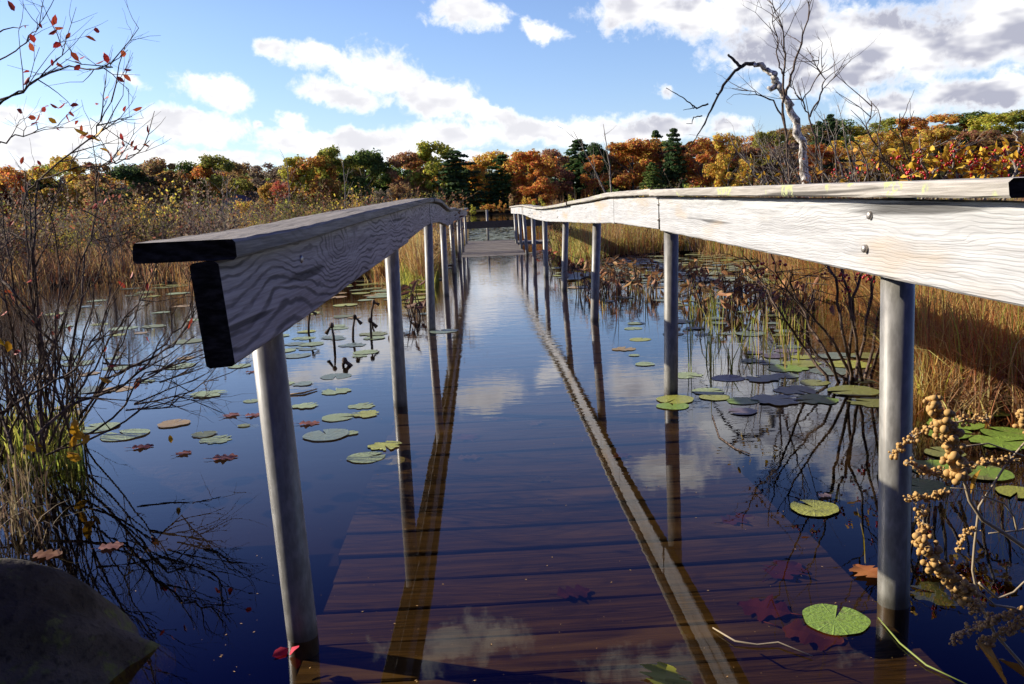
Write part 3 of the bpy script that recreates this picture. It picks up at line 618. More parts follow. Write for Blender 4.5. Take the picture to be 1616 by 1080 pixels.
# ------------------------------------------------------------------ marsh growth
def scatter(n, x0, x1, y0, y1, test):
    x = rng.uniform(x0, x1, n); y = rng.uniform(y0, y1, n); k = test(x, y); return np.stack([x[k], y[k]], 1)
def on_soil(x, y): return marsh_mask(x, y)
def zpt(p, z): return np.concatenate([p, np.full((len(p), 1), z)], 1)
GOLD = [(.38, .27, .10), (.32, .20, .07), (.28, .15, .05), (.40, .31, .15)]
RUST = [(.26, .11, .035), (.20, .09, .035), (.30, .17, .06), (.14, .07, .03)]
BRWN = [(.17, .10, .05), (.24, .15, .08), (.12, .075, .045), (.28, .19, .10), (.20, .085, .04)]
GRN = [(.22, .24, .04), (.16, .19, .035), (.30, .27, .06)]
def grass(name, pts, hlo, hhi, wlo, whi, cols, lean=.35, z=.03, seg=3):
    n = len(pts); f_ = 7 if pts[:, 1].mean() < 30 else 1.2; cl = np.clip(.5+.5*fbm(pts[:, 0], pts[:, 1], f_/2, 21), 0, 1); c2 = np.clip(.5+.5*fbm(pts[:, 0], pts[:, 1], f_/3.3, 33), 0, 1)
    h = rng.uniform(hlo, hhi, n)*(.62+.5*cl); me = blades(name, zpt(pts, z), h, rng.uniform(wlo, whi, n), np.minimum(.66, pick(cols, n)*(.72+.56*c2)[:, None]), lean, seg)
    return link(name, me)
G = []
# tussock of golden sedge beside the left posts
p = scatter(26000, -3.6, -.66, 9.6, 15., on_soil); G.append(grass('sedge', p, .40, .78, .006, .014, GOLD+GOLD+RUST[:2]+GRN[:1], .55))
p = scatter(9000, -3.6, -.6, 9.4, 10.6, on_soil); G.append(grass('sedge', p, .15, .45, .006, .012, RUST+BRWN, .7))
# sedge right of the platform
p = scatter(30000, 1.15, 6.5, 11.3, 21, on_soil); G.append(grass('sedge', p, .25, .62, .006, .015, GOLD+GRN+GRN+RUST[:2], .5))
# tall rusty grass right of the near post
p = scatter(85000, 1.3, 5.2, 2.9, 7.5, on_soil); G.append(grass('tall_grass', p, .24, .80, .003, .008, RUST[:3]+GOLD[:3]+[(.36, .17, .05)]+GRN[:1], .85, .02, 4))
p = scatter(70000, 1.6, 14, 5.5, 15, on_soil); G.append(grass('tall_grass', p, .4, .8, .005, .012, RUST+BRWN+GOLD+GRN[:1], .5))
# the broad marsh, left, right and far
p = scatter(60000, -16, -1, 10.5, 24, on_soil); G.append(grass('marsh_grass', p, .25, .72, .006, .014, BRWN+BRWN+RUST+GOLD[:2], .5))
p = scatter(60000, -42, 30, 22, 60, on_soil); G.append(grass('marsh_grass', p, .4, .95, .02, .045, BRWN+BRWN+RUST+GOLD+GRN[:1], .4))
p = scatter(60000, -110, 110, 58, 152, on_soil); G.append(grass('marsh_grass', p, .6, 1.4, .05, .12, BRWN+RUST+GOLD[:2]+[(.24, .07, .04)], .35))
p = scatter(9000, -16, 22, 118, 152, on_soil); G.append(grass('red_sedge', p, .8, 1.9, .05, .12, [(.26, .075, .045), (.20, .07, .045), (.30, .13, .06)], .3))
# green blades at the feet of things
p = scatter(500, -.95, -.55, 9.2, 10.6, lambda x, y: x < 9); G.append(grass('green_reed', p, .15, .42, .006, .012, GRN, .5, -.02))
for g in G: g['kind'] = 'stuff'
# ragged low growth where the marsh meets the water
for (nm, E_) in (('edge_growth', EDGE_R), ('edge_growth', EDGE_L)):
    bs = rng.uniform(E_[0][0], E_[-1][0], 5200); ye = np.interp(bs, [q[0] for q in E_], [q[1] for q in E_])*(1-np.abs(rng.normal(0, .035, 5200))+.02)
    cl = (np.sin(bs*61+3)+np.sin(bs*143+1)+rng.normal(0, .7, 5200)) > -.2; pts = np.stack([bs*ye, ye], 1)[cl & ~((bs*ye > -.6) & (bs*ye < 1.05))]
    g = grass(nm, pts, .06, .36, .004, .011, RUST+BRWN+GOLD[:2]+[(.10, .06, .035)], .95, -.04); g['kind'] = 'stuff'
def twiggy(mb, p, d, L, r, depth, rr, leaf=None, spread=.5, up=.15, seg=3, kids=(2, 3)):
    # a branching stem; leaf(pos, dir) is called near the tips
    pts = [p]; q = p.copy(); dd = d.normalized()
    for k in range(seg):
        dd = (dd+Vector((rr.gauss(0, .14), rr.gauss(0, .14), rr.gauss(0, .1)+up*.3))).normalized(); q = q+dd*L/seg; pts.append(q.copy())
        if leaf and depth <= 1: leaf(q, dd)
    mb.tube(pts, [r*(1-.55*k/seg) for k in range(seg+1)], 3 if depth <= 1 else 5, False)
    if depth > 0:
        for _ in range(rr.randint(*kids)):
            k = rr.randint(1, seg); nd = (dd+Vector((rr.gauss(0, spread), rr.gauss(0, spread), rr.gauss(0, spread*.6)+up))).normalized()
            twiggy(mb, pts[k], nd, L*rr.uniform(.5, .8), r*.55, depth-1, rr, leaf, spread, up, seg, kids)
def leaf_quad(mb, p, d, L, wdt, rr, mi=0, curl=.25):
    a = Vector((rr.gauss(0, 1), rr.gauss(0, 1), rr.gauss(0, 1))); s = d.cross(a); s = s.normalized() if s.length > 1e-4 else Vector((1, 0, 0)); nrm = s.cross(d).normalized(); d = d.normalized()
    b = len(mb.v); c = curl*L
    mb.v += [p, p+d*L*.33+s*wdt*.5+nrm*c*.4, p+d*L*.7+s*wdt*.42+nrm*c*.3, p+d*L, p+d*L*.7-s*wdt*.42+nrm*c*.3, p+d*L*.33-s*wdt*.5+nrm*c*.4, p+d*L*.35, p+d*L*.7]
    for f in ((0, 1, 6), (0, 6, 5), (1, 2, 7, 6), (6, 7, 4, 5), (2, 3, 7), (7, 3, 4)): mb.f.append(tuple(b+i for i in f)); mb.mi.append(mi); mb.sm.append(True)
# shrubs of the marsh: prototypes of twigs and small leaves, copied
SHR = []
for s in range(7):
    rr = random.Random(300+s); mb = MB(); lb = MB()
    for k in range(rr.randint(7, 10)):
        a = rr.uniform(0, 6.28); d = Vector((math.cos(a)*rr.uniform(.1, .6), math.sin(a)*rr.uniform(.1, .6), 1))
        twiggy(mb, Vector((rr.gauss(0, .06), rr.gauss(0, .06), 0)), d, rr.uniform(.38, .6), .006, 3, rr, (lambda p, d: leaf_quad(lb, p, d+Vector((rr.gauss(0, .6), rr.gauss(0, .6), rr.gauss(0, .4))), rr.uniform(.03, .055), .022, rr) if rr.random() < .55 else None), .5, .25)
    SHR.append((mb.mesh('twigs', M['twig_pale'] if s % 3 else M['twig']), lb.mesh('leaves', M['leaf'])))
SHRUB = []
def marsh_shrub(x, y, sc, desc, place, col):
    tw, lf = random.choice(SHR); root = empty('marsh_shrub', (x, y, .03), random.uniform(0, 6.28)); root.scale = (sc*1.2, sc*1.2, sc)
    link('twigs', tw, None, root); o = link('leaves', lf, None, root); j = random.uniform(.8, 1.2); o.color = (col[0]*j, col[1]*j, col[2]*j, 1); root['category'] = 'shrub'
    SHRUB.append((root, desc, place, x/y))
SC_ = [('brown-leaved', (.17, .10, .05)), ('yellow-leaved', (.46, .34, .06)), ('rusty-leaved', (.24, .12, .05)), ('dull green-leaved', (.19, .18, .05)), ('grey-twigged', (.20, .15, .11))]
def mplace(px):
    for lim, wd in ((60, 'far left in the marsh'), (130, 'behind the near shrub stems'), (215, 'left of the shaded railing'), (330, 'above the shaded railing\'s end'), (470, 'above the shaded railing\'s middle'), (760, 'behind the left post row'), (1000, 'right of the platform'), (1250, 'below the sunlit railing'), (1440, 'around the dead trunk')):
        if px < lim: return wd
    return 'behind the berry bush'
n = 0
while n < 120:
    y = 11+22*random.random()**1.5; x = random.uniform(-.66, -.03)*y; pxv = 808+F_PX*((Vector((x, y, 1))-cam.location).dot(rt)/(Vector((x, y, 1))-cam.location).dot(fw))
    if not marsh_mask(np.array([x]), np.array([y]))[0] or (x > -4 and y < 15 and random.random() < .8): continue
    d, c = random.choice(SC_); sc = random.uniform(.8, 1.45); marsh_shrub(x, y, sc, ('waterside ' if y < 14 else 'far ' if y > 20 else '')+('tall ' if sc > 1.1 else 'low ')+d+' marsh shrub', mplace(pxv), c); n += 1
n = 0
while n < 70:
    y = 7+22*random.random(); x = random.uniform(.06, .62)*y; pxv = 808+F_PX*((Vector((x, y, 1))-cam.location).dot(rt)/(Vector((x, y, 1))-cam.location).dot(fw))
    if not marsh_mask(np.array([x]), np.array([y]))[0]: continue
    d, c = random.choice(SC_); sc = random.uniform(.5, .85) if pxv < 1050 else random.uniform(.7, 1.1); marsh_shrub(x, y, sc, ('waterside ' if y < 13 else 'far ' if y > 20 else '')+('tall ' if sc > .8 else 'low ')+d+' marsh shrub', mplace(pxv), c); n += 1
auto_labels(SHRUB, '{desc} {place}', 'shrubs of the marsh')
# distant shrubs nobody could count: one mesh of twigs and one of leaves is merged into one object
mb = MB(); rr = random.Random(9); V = []; C = []
pts = scatter(5200, -60, 45, 24, 110, on_soil); nb = 14
P = np.repeat(zpt(pts, .05), nb, 0); P[:, :2] += rng.normal(0, .28, (len(P), 2))
link('far_shrubbery', blades('far_shrubbery', P, rng.uniform(.5, 1.45, len(P)), rng.uniform(.012, .03, len(P))*(P[:, 1]/30), pick([(.13, .09, .07), (.20, .15, .11), (.16, .09, .045), (.26, .18, .05), (.22, .10, .05), (.17, .16, .05)], len(P)), .5))['kind'] = 'stuff'

# ------------------------------------------------------------------ foreground shrub on the left
def px_poly(pts, Y): return [at(a, b, Y+(0 if len(c) == 0 else c[0])) for (a, b, *c) in pts]
root = empty('blueberry_shrub', on(62, 718)); tag(root, 'tangled dark-stemmed shrub with a few red leaves at the left water edge', 'shrub')
inv = root.matrix_world.copy(); off = Vector(root.location)
mb = MB(); rl = MB(); yl = MB(); rr = random.Random(77)
def sub(v): return [q-off for q in v]
STEMS = [([(62, 720), (63, 600), (57, 460), (47, 350), (40, 285)], 2.9, .0085), ([(-30, 240), (0, 228), (25, 215), (60, 207), (100, 201)], 2.9, .005), ([(70, 715), (62, 560), (52, 460), (44, 380), (34, 300)], 2.8, .008), ([(-30, 185), (20, 150), (60, 125), (110, 104), (150, 110), (172, 107), (177, 99)], 2.8, .006), ([(88, 712), (75, 620), (62, 520), (52, 400), (60, 290), (110, 240), (150, 215), (165, 178), (178, 152)], 2.95, .0075),
         ([(95, 712), (108, 600), (127, 470), (135, 400), (152, 330), (158, 262), (185, 255), (212, 248), (236, 222)], 3.05, .007), ([(75, 700), (120, 620), (150, 580), (185, 515), (215, 480), (237, 462)], 2.9, .007), ([(60, 690), (110, 640), (170, 620), (205, 600), (250, 555), (285, 515), (300, 478)], 2.75, .0085),
         ([(100, 700), (130, 655), (165, 600), (230, 570), (275, 548), (303, 505), (312, 470)], 2.9, .008), ([(-30, 665), (20, 640), (70, 612), (120, 580), (160, 520), (185, 470)], 2.7, .008), ([(-20, 425), (30, 470), (60, 505), (80, 600), (84, 700)], 2.8, .007), ([(40, 715), (28, 600), (10, 480), (-10, 360)], 2.85, .008), ([(110, 715), (140, 640), (185, 560), (212, 500), (240, 430), (262, 395), (300, 372)], 3.2, .006),
         ([(20, 720), (5, 640), (-30, 560)], 2.7, .008), ([(60, 720), (90, 520), (98, 420), (80, 340), (95, 280)], 3.1, .0065), ([(100, 718), (125, 560), (150, 450), (172, 380), (168, 330)], 3.2, .006), ([(0, 720), (60, 600), (110, 480), (140, 380), (175, 330)], 2.8, .0065), ([(52, 720), (40, 560), (18, 420), (0, 330), (-20, 270)], 2.9, .0065),
         ([(70, 720), (150, 690), (220, 650), (270, 640), (310, 610), (345, 600)], 2.75, .006), ([(80, 715), (180, 660), (230, 590), (280, 575), (330, 560)], 2.85, .006), ([(45, 300), (60, 285), (110, 266), (160, 262), (205, 252)], 2.9, .005), ([(-20, 175), (20, 150), (45, 140), (75, 112), (95, 85), (103, 68)], 2.8, .005), ([(-20, 105), (25, 80), (45, 58), (62, 45), (68, 20)], 2.8, .004), ([(-20, 62), (20, 45), (45, 40)], 2.8, .004)]
def red_leaf(p, d, prob, L=(.022, .04)):
    if rr.random() < prob: leaf_quad(rl, p, d*.4+Vector((rr.gauss(0, .5), rr.gauss(0, .5), rr.gauss(0, .5))), rr.uniform(*L), .018, rr)
for (pts, Y, rad) in STEMS:
    P = sub([at(a, b, Y+.12*math.sin(a*.05+b*.021)) for a, b in pts])
    # smooth the polyline a little
    Q = []
    for a, b in zip(P[:-1], P[1:]):
        for k in range(3): Q.append(a.lerp(b, k/3)+Vector((rr.gauss(0, .004), rr.gauss(0, .004), rr.gauss(0, .004))))
    Q.append(P[-1]); mb.tube(Q, [rad*.68*(1-.72*i/(len(Q)-1)) for i in range(len(Q))], 6, False)
    for i in range(4, len(Q)-1):
        if rr.random() < .62:
            d = (Q[i+1]-Q[i]).normalized(); d = d+Vector((rr.gauss(0, .55), rr.gauss(0, .5), rr.gauss(0, .4)+.15)); hi = Q[i].z+off.z
            twiggy(mb, Q[i], d, rr.uniform(.07, .2), rad*.34, rr.choice((1, 2)), rr, lambda p, d, hi=hi: red_leaf(p, d, .055 if hi > .85 else .012), .55, .1, 3, (1, 3))
for k in range(38):                                  # many thinner suckers
    a0 = rr.uniform(-60, 130); p = at(a0, rr.uniform(680, 720), rr.uniform(2.7, 3.4))-off
    twiggy(mb, p, Vector((rr.gauss(.10, .30), rr.gauss(0, .2), 1)), rr.uniform(.24, .46), .0052, 3, rr, lambda p, d: red_leaf(p, d, .006), .42, .2, 4, (2, 3))
for k in range(10):                                  # arching over the water
    p = at(rr.uniform(110, 260), rr.uniform(570, 660), rr.uniform(2.65, 2.95))-off
    twiggy(mb, p, Vector((1, rr.gauss(-.2, .2), rr.uniform(-.15, .5))), rr.uniform(.14, .24), .0035, 3, rr, None, .5, .02, 3, (2, 3))
mb.build('branches', [M['twig']], root)
for (a, b, L) in [(76, 55, .04), (197, 130, .036), (66, 45, .03), (23, 18, .045), (40, 45, .03), (130, 103, .034), (165, 92, .03), (92, 170, .034), (90, 172, .036), (110, 193, .04), (56, 192, .03), (155, 165, .026), (235, 212, .032), (198, 232, .03), (210, 238, .028), (178, 258, .04), (33, 260, .03), (65, 262, .026), (233, 460, .034), (198, 455, .034), (205, 440, .03), (298, 512, .03), (296, 520, .03), (213, 615, .05), (200, 252, .03), (130, 215, .026), (103, 62, .03), (83, 105, .026), (150, 101, .034)]:
    p = at(a, b, 2.85)-off; leaf_quad(rl, p, Vector((rr.gauss(0, .5), rr.gauss(0, .4), rr.uniform(.2, 1))), L*.95, L*.38, rr)
o = rl.build('red_leaves', [M['petal']], root); o.color = (.50, .07, .035, 1)
for (a, b, L) in [(140, 212, .045), (150, 215, .04), (160, 222, .035), (10, 548, .06), (12, 556, .05), (58, 712, .05), (68, 706, .05), (120, 690, .06), (128, 700, .05), (110, 708, .05), (125, 718, .05), (135, 692, .05), (118, 682, .05), (178, 603, .045), (130, 725, .05), (170, 240, .03), (190, 245, .03), (90, 195, .03), (270, 700, .03)]:
    p = at(a, b, 2.7)-off; leaf_quad(yl, p, Vector((rr.gauss(0, .6), rr.gauss(0, .4), rr.uniform(.1, .8))), L, L*.5, rr)
o = yl.build('yellow_leaves', [M['petal']], root); o.color = (.62, .34, .025, 1)
# grass and litter at its foot
p = np.array([[on(a, b, 0).x, on(a, b, 0).y] for a, b in zip(rng.uniform(-60, 132, 420), rng.uniform(690, 745, 420))])
g = grass('bank_grass', p, .08, .34, .004, .009, GRN+GRN+[(.1, .14, .025), (.30, .22, .08)], .5, .0, 4); g['kind'] = 'stuff'
p = np.array([[on(a, b, 0).x, on(a, b, 0).y] for a, b in zip(rng.uniform(-60, 80, 240), rng.uniform(720, 860, 240))])
g = grass('dead_grass', p, .06, .22, .003, .006, [(.16, .12, .07), (.08, .055, .035), (.05, .035, .02)], 1.0, .0, 4); g['kind'] = 'stuff'
# boulder in the near left corner
b = on(-75, 1075, 0); mb = MB(); nu, nv = 64, 40
for i in range(nv+1):
    a = math.pi*i/nv
    for j in range(nu):
        q = 2*math.pi*j/nu; d = Vector((math.sin(a)*math.cos(q), math.sin(a)*math.sin(q), math.cos(a)))
        f_ = (abs(d.x)**1.3+abs(d.y)**1.5+abs(d.z)**1.3)**(-1/1.3)*(1+.0*a); f_ = f_+.10*math.sin(d.x*3.1+1)*math.cos(d.y*2.7)+.05*math.sin(d.x*7+d.z*5)+.03*math.sin(d.y*11+d.z*8)+.012*math.sin(d.x*31)*math.sin(d.y*27+d.z*19)
        mb.v.append(Vector((d.x*.40, d.y*.27, d.z*.24))*f_)
for i in range(nv):
    for j in range(nu): mb.f.append((i*nu+j, (i+1)*nu+j, (i+1)*nu+(j+1) % nu, i*nu+(j+1) % nu)); mb.mi.append(0); mb.sm.append(True)
o = mb.build('boulder', [M['rock']], None, (b.x, b.y, -.02)); o.rotation_euler = (0, R_(6), R_(15)); tag(o, 'lichen-speckled dark boulder rising from the water in the near left corner', 'boulder')

# ------------------------------------------------------------------ dead tree and bare saplings
root = empty('dead_tree', at(1276, 330, 12)); off = Vector(root.location); tag(root, 'dead pale trunk bent over at its top into a drooping black limb', 'tree')
rr = random.Random(5); Yd = 12.
def stick(mb, pts, r0, r1, Y=Yd, n=8, j=.012, sub_=4):
    P = [at(a, b, Y)-off for a, b in pts]; Q = []
    for i, (a, b) in enumerate(zip(P[:-1], P[1:])):
        for k in range(sub_): Q.append(a.lerp(b, k/sub_)+Vector((rr.gauss(0, j), rr.gauss(0, j*2), rr.gauss(0, j)))*(0 if i+k == 0 else 1))
    Q.append(P[-1]); mb.tube(Q, [r0+(r1-r0)*i/(len(Q)-1)+(rr.uniform(-.06, .1)*r0) for i in range(len(Q))], n); return Q
mb = MB(); stick(mb, [(1279, 345), (1274, 290), (1268, 255), (1262, 215), (1255, 190), (1243, 165), (1230, 142), (1224, 124)], .066, .042, n=16, j=.010)
mb.build('trunk', [M['dead_bark']], root)
mb = MB(); stick(mb, [(1226, 130), (1218, 116), (1205, 106), (1189, 100)], .046, .028, n=12, j=.014); mb.tube([at(1224, 136, Yd)-off, at(1216, 141, Yd)-off, at(1211, 138, Yd)-off], [.045, .038, .02], 8); mb.tube([at(1247, 168, Yd)-off, at(1252, 165, Yd)-off, at(1250, 162, Yd)-off], [.03, .022, .012], 8); mb.build('bent_top', [M['dead_bark']], root)
mb = MB(); stick(mb, [(1191, 100), (1176, 102), (1160, 112), (1142, 135), (1126, 165), (1112, 195), (1098, 218), (1083, 238)], .028, .004, n=8, j=.004)
stick(mb, [(1118, 164), (1100, 171), (1085, 160), (1068, 148), (1051, 139)], .012, .004, j=.004); stick(mb, [(1108, 183), (1094, 185), (1092, 195), (1083, 195)], .009, .003, j=.004); stick(mb, [(1100, 170), (1078, 174)], .007, .003, j=.003); stick(mb, [(1168, 105), (1158, 95), (1149, 86)], .022, .016, j=.004)
stick(mb, [(1095, 172), (1090, 164)], .006, .003, j=.003); stick(mb, [(1130, 148), (1134, 150)], .01, .005, j=.002); mb.build('drooping_limb', [M['black_limb']], root)
SAPL = [([(1246, 330), (1245, 250), (1236, 190), (1235, 140), (1240, 95), (1238, 60), (1230, 30), (1214, 0)], 11.5, .022), ([(1240, 150), (1248, 120), (1262, 80), (1275, 30), (1279, -10)], 11.5, .02), ([(1238, 120), (1228, 100), (1224, 60), (1217, 10)], 11.5, .012), ([(1250, 260), (1235, 180), (1215, 155), (1190, 145), (1155, 140)], 11.6, .016), ([(1285, 320), (1285, 215), (1276, 180), (1262, 155), (1245, 130)], 11.7, .018), ([(1278, 185), (1295, 150), (1300, 125), (1290, 100), (1280, 90)], 11.7, .012), ([(1266, 160), (1290, 125), (1302, 100)], 11.7, .009), ([(1285, 175), (1300, 138), (1318, 120)], 11.7, .008)]
root = empty('bare_sapling', at(1246, 330, 11.5)); off = Vector(root.location); tag(root, 'thin leafless tree of upright whips beside the dead pale trunk', 'tree'); mb = MB()
for (pts, Y, r0) in SAPL:
    Q = stick(mb, pts, r0, .004, Y, 5, .01)
    for i in range(len(Q)//2, len(Q)-1):
        if rr.random() < .75: twiggy(mb, Q[i], (Q[i+1]-Q[i]).normalized()+Vector((rr.gauss(0, .7), rr.gauss(0, .5), rr.gauss(0, .4))), rr.uniform(.2, .5), .006, 2, rr, None, .45, .1, 3, (1, 2))
mb.build('stems', [M['twig']], root)
mb = MB(); root2 = empty('bare_brush', at(1190, 330, 10.5)); off = Vector(root2.location); tag(root2, 'pale leafless brush leaning at the foot of the dead trunk', 'shrub')
for (a, b, c, d) in [(1250, 330, 1150, 210), (1255, 330, 1190, 215), (1265, 330, 1200, 230), (1290, 330, 1215, 235), (1300, 330, 1290, 200), (1310, 330, 1320, 215), (1330, 330, 1270, 225), (1340, 330, 1300, 180), (1350, 330, 1330, 190), (1235, 330, 1165, 240), (1280, 330, 1240, 250), (1365, 330, 1340, 220), (1240, 330, 1230, 220), (1345, 330, 1380, 230)]:
    Q = stick(mb, [(a, b), ((a+c)/2+rr.uniform(-8, 8), (b+d)/2+6), (c, d)], .014, .004, 10.5, 5, .012)
    for i in range(3, len(Q)-1):
        if rr.random() < .7: twiggy(mb, Q[i], (Q[i+1]-Q[i]).normalized()+Vector((rr.gauss(0, .5), rr.gauss(0, .4), rr.gauss(0, .4))), rr.uniform(.15, .4), .005, 2, rr, None, .5, .1, 3, (1, 2))
mb.build('stems', [M['twig_pale']], root2)
for (base, tip, Y, lab) in [((966, 330), (952, 196), 30, 'tallest thin bare sapling left of the dead trunk, leaning left'), ((968, 332), (905, 207), 30.6, 'thin grey bare sapling bent far to the left over the marsh'), ((1345, 330), (1340, 262), 26, 'low bare sapling right of the dead trunk'), ((542, 345), (541, 255), 60, 'thin white dead sapling above the middle of the shaded railing'), ((357, 352), (356, 285), 52, 'thin bare sapling in front of the grey house'), ((306, 352), (304, 298), 45, 'straight thin dead stem left of the grey house'), ((455, 345), (452, 250), 90, 'thin leafless tree right of the grey house')]:
    root = empty('dead_sapling', at(base[0], base[1], Y)); off = Vector(root.location); tag(root, lab, 'sapling'); mb = MB(); s = Y/30
    Q = stick(mb, [base, ((base[0]+tip[0])/2+3, (base[1]+tip[1])/2), tip], .032*s, .007*s, Y, 6, .012*s)
    for i in range(2, len(Q)-1): twiggy(mb, Q[i], (Q[i+1]-Q[i]).normalized()+Vector((rr.gauss(0, .7), rr.gauss(0, .3), rr.gauss(.1, .3))), rr.uniform(.3, .8)*s, .010*s, 1, rr, None, .5, .25, 3, (1, 2))
    mb.build('stem', [M['twig_pale']], root)

# ------------------------------------------------------------------ berry bushes and leaning stems on the right
def berry_bush(name, base, Y, tips, lab, nleaf, nberry, leafcol, seed, minz=.0, r0=.008, twl=(.06, .22), zmax=9.):
    rr = random.Random(seed); root = empty(name, on(*base) if base[1] > 400 else at(base[0], base[1], Y)); off = Vector(root.location); tag(root, lab, 'berry bush'); mb = MB(); lb = MB(); bb = MB()
    tipsP = []
    for (pts) in tips:
        Q = []; P = [at(a, b, Y+rr.uniform(-.15, .15)*(i > 0))-off for i, (a, b) in enumerate(pts)]
        for a, b in zip(P[:-1], P[1:]):
            for k in range(4): Q.append(a.lerp(b, k/4)+Vector((rr.gauss(0, .004), rr.gauss(0, .01), rr.gauss(0, .004))))
        Q.append(P[-1]); mb.tube(Q, [r0*(1-.75*i/(len(Q)-1)) for i in range(len(Q))], 6, False)
        for i in range(3, len(Q)-1):
            if rr.random() < .65: twiggy(mb, Q[i], (Q[i+1]-Q[i]).normalized()+Vector((rr.gauss(0, .6), rr.gauss(0, .5), rr.gauss(0, .4))), rr.uniform(*twl), r0*.35, rr.choice((1, 2)), rr, lambda p, d: tipsP.append((p.copy(), d.copy())), .5, .1, 3, (1, 2))
    hi = [t for t in tipsP if minz < t[0].z+off.z < zmax]; rr.shuffle(hi)
    for (p, d) in hi[:nleaf]: leaf_quad(lb, p, d+Vector((rr.gauss(0, .6), rr.gauss(0, .6), rr.gauss(-.1, .5))), rr.uniform(.03, .055), .021, rr)
    for (p, d) in hi[nleaf//2:nleaf//2+nberry]:
        for _ in range(rr.randint(2, 5)): bb.ball(p+Vector((rr.gauss(0, .012), rr.gauss(0, .012), rr.gauss(0, .010))), rr.uniform(.005, .0075))
    mb.build('branches', [M['twig'] if r0 == .0075 else M['twig_pale']], root)
    if lb.v: o = lb.build('leaves', [M['petal']], root); o.color = leafcol
    if bb.v: bb.build('berries', [M['berry']], root)
berry_bush('winterberry_bush', (1480, 330), 3.5, [[(1480, 400), (1470, 300), (1450, 240), (1458, 236)], [(1490, 400), (1500, 300), (1505, 240), (1515, 236)], [(1500, 400), (1545, 300), (1560, 250), (1585, 246)], [(1520, 400), (1590, 290), (1625, 260)], [(1470, 400), (1440, 300), (1420, 260)], [(1560, 400), (1600, 270), (1608, 225), (1602, 205)], [(1600, 400), (1625, 300), (1630, 235)], [(1480, 400), (1480, 290), (1530, 240), (1575, 250)],
            [(1450, 400), (1460, 290), (1490, 255), (1540, 262)], [(1530, 400), (1560, 290), (1605, 250)], [(1500, 400), (1520, 300), (1500, 262), (1470, 250)]], 'leafy bush with yellow-orange leaves and red berries behind the near sunlit railing', 250, 90, (.66, .40, .035, 1), 3, .86, twl=(.03, .10), zmax=1.0)
berry_bush('bare_berry_shrub', (1340, 612), 3.6, [[(1312, 608), (1270, 550), (1230, 490), (1190, 425), (1172, 395)], [(1330, 612), (1300, 550), (1260, 480), (1225, 430), (1215, 380)], [(1345, 612), (1330, 520), (1318, 440), (1290, 380), (1240, 300), (1215, 250)], [(1360, 612), (1345, 500), (1330, 420), (1310, 350), (1285, 270), (1290, 215)], [(1365, 605), (1385, 500), (1400, 430), (1420, 350), (1405, 265), (1370, 210), (1375, 160)],
            [(1335, 615), (1350, 470), (1370, 400), (1380, 320), (1360, 240), (1330, 195)], [(1355, 610), (1300, 520), (1255, 470), (1250, 420)], [(1370, 612), (1390, 540), (1440, 420), (1460, 330), (1430, 240), (1420, 180)], [(1340, 610), (1290, 560), (1245, 520)], [(1350, 612), (1372, 470), (1395, 380), (1440, 300), (1385, 240), (1390, 185)]],
           'leaning brown-stemmed shrub with scattered red berries left of the near steel post', 9, 42, (.40, .05, .03, 1), 8, .40, .0075, zmax=.9)
berry_bush('yellow_sprig', (1200, 330), 6., [[(1200, 380), (1190, 300), (1180, 275)], [(1190, 380), (1175, 290), (1150, 280)], [(1205, 380), (1200, 290), (1205, 268)]], 'small sprig of bright yellow leaves showing over the middle of the sunlit railing', 26, 0, (.62, .36, .03, 1), 12, .86, .004)
berry_bush('yellow_sprig', (1390, 330), 4.5, [[(1390, 380), (1385, 295), (1375, 270)], [(1400, 380), (1400, 290), (1410, 262)], [(1330, 380), (1318, 300), (1315, 278)]], 'low sprig of yellow leaves and berries over the railing, right of the dead trunk', 20, 8, (.60, .32, .03, 1), 13, .87, .004)
# broken pickerelweed and reeds standing in the water
def dead_stems(px0, px1, y0, y1, n, hlo, hhi, name, lab, seed, cols, cat='water plants'):
    # one clump of collapsed stems and withered leaves
    rr = random.Random(seed); b = on((px0+px1)/2, (y0+y1)/2); root = empty(name, (b.x, b.y, 0)); off = Vector((b.x, b.y, 0)); mb = MB(); lb = MB()
    for _ in range(n):
        p = on(rr.uniform(px0, px1), rr.uniform(y0, y1)); h = rr.uniform(hlo, hhi); a = rr.uniform(0, 6.28); q = p+Vector((math.cos(a)*h*.25, math.sin(a)*h*.25, h*.8)); k = rr.uniform(.3, .9)
        e = q+Vector((math.cos(a)*h*.6, math.sin(a)*h*.4, -h*rr.uniform(-.1, .7)*k)); mb.tube([p-off-Vector((0, 0, .05)), (p+q)/2-off, q-off, e-off], [.006, .005, .0045, .003], 4, False)
        if rr.random() < .75:
            for _ in range(2): leaf_quad(lb, e-off if rr.random() < .6 else q-off, Vector((rr.gauss(0, .5), rr.gauss(0, .5), rr.uniform(-1, .5))), rr.uniform(.06, .13), .035, rr, 0, .4)
    tag(root, lab, cat); mb.build('stems', [M['twig']], root)
    if lb.v: o = lb.build('leaves', [M['petal']], root); o.color = cols
dead_stems(905, 1040, 432, 470, 85, .12, .34, 'pickerelweed', 'brown collapsed water plants just behind the third right post', 1, (.38, .19, .08, 1))
dead_stems(1080, 1180, 440, 500, 60, .10, .32, 'pickerelweed', 'brown withered water plants right of the second right post', 2, (.38, .19, .08, 1))
dead_stems(1180, 1290, 455, 520, 55, .10, .30, 'pickerelweed', 'withered water plants among the berry shrub stems', 3, (.38, .19, .08, 1))
dead_stems(640, 672, 470, 516, 16, .12, .26, 'pickerelweed', 'small clump of withered leaves beside the third left post', 4, (.20, .10, .06, 1))
dead_stems(868, 905, 410, 432, 26, .12, .30, 'pickerelweed', 'rusty withered plants at the foot of the fourth right post', 6, (.34, .10, .04, 1))
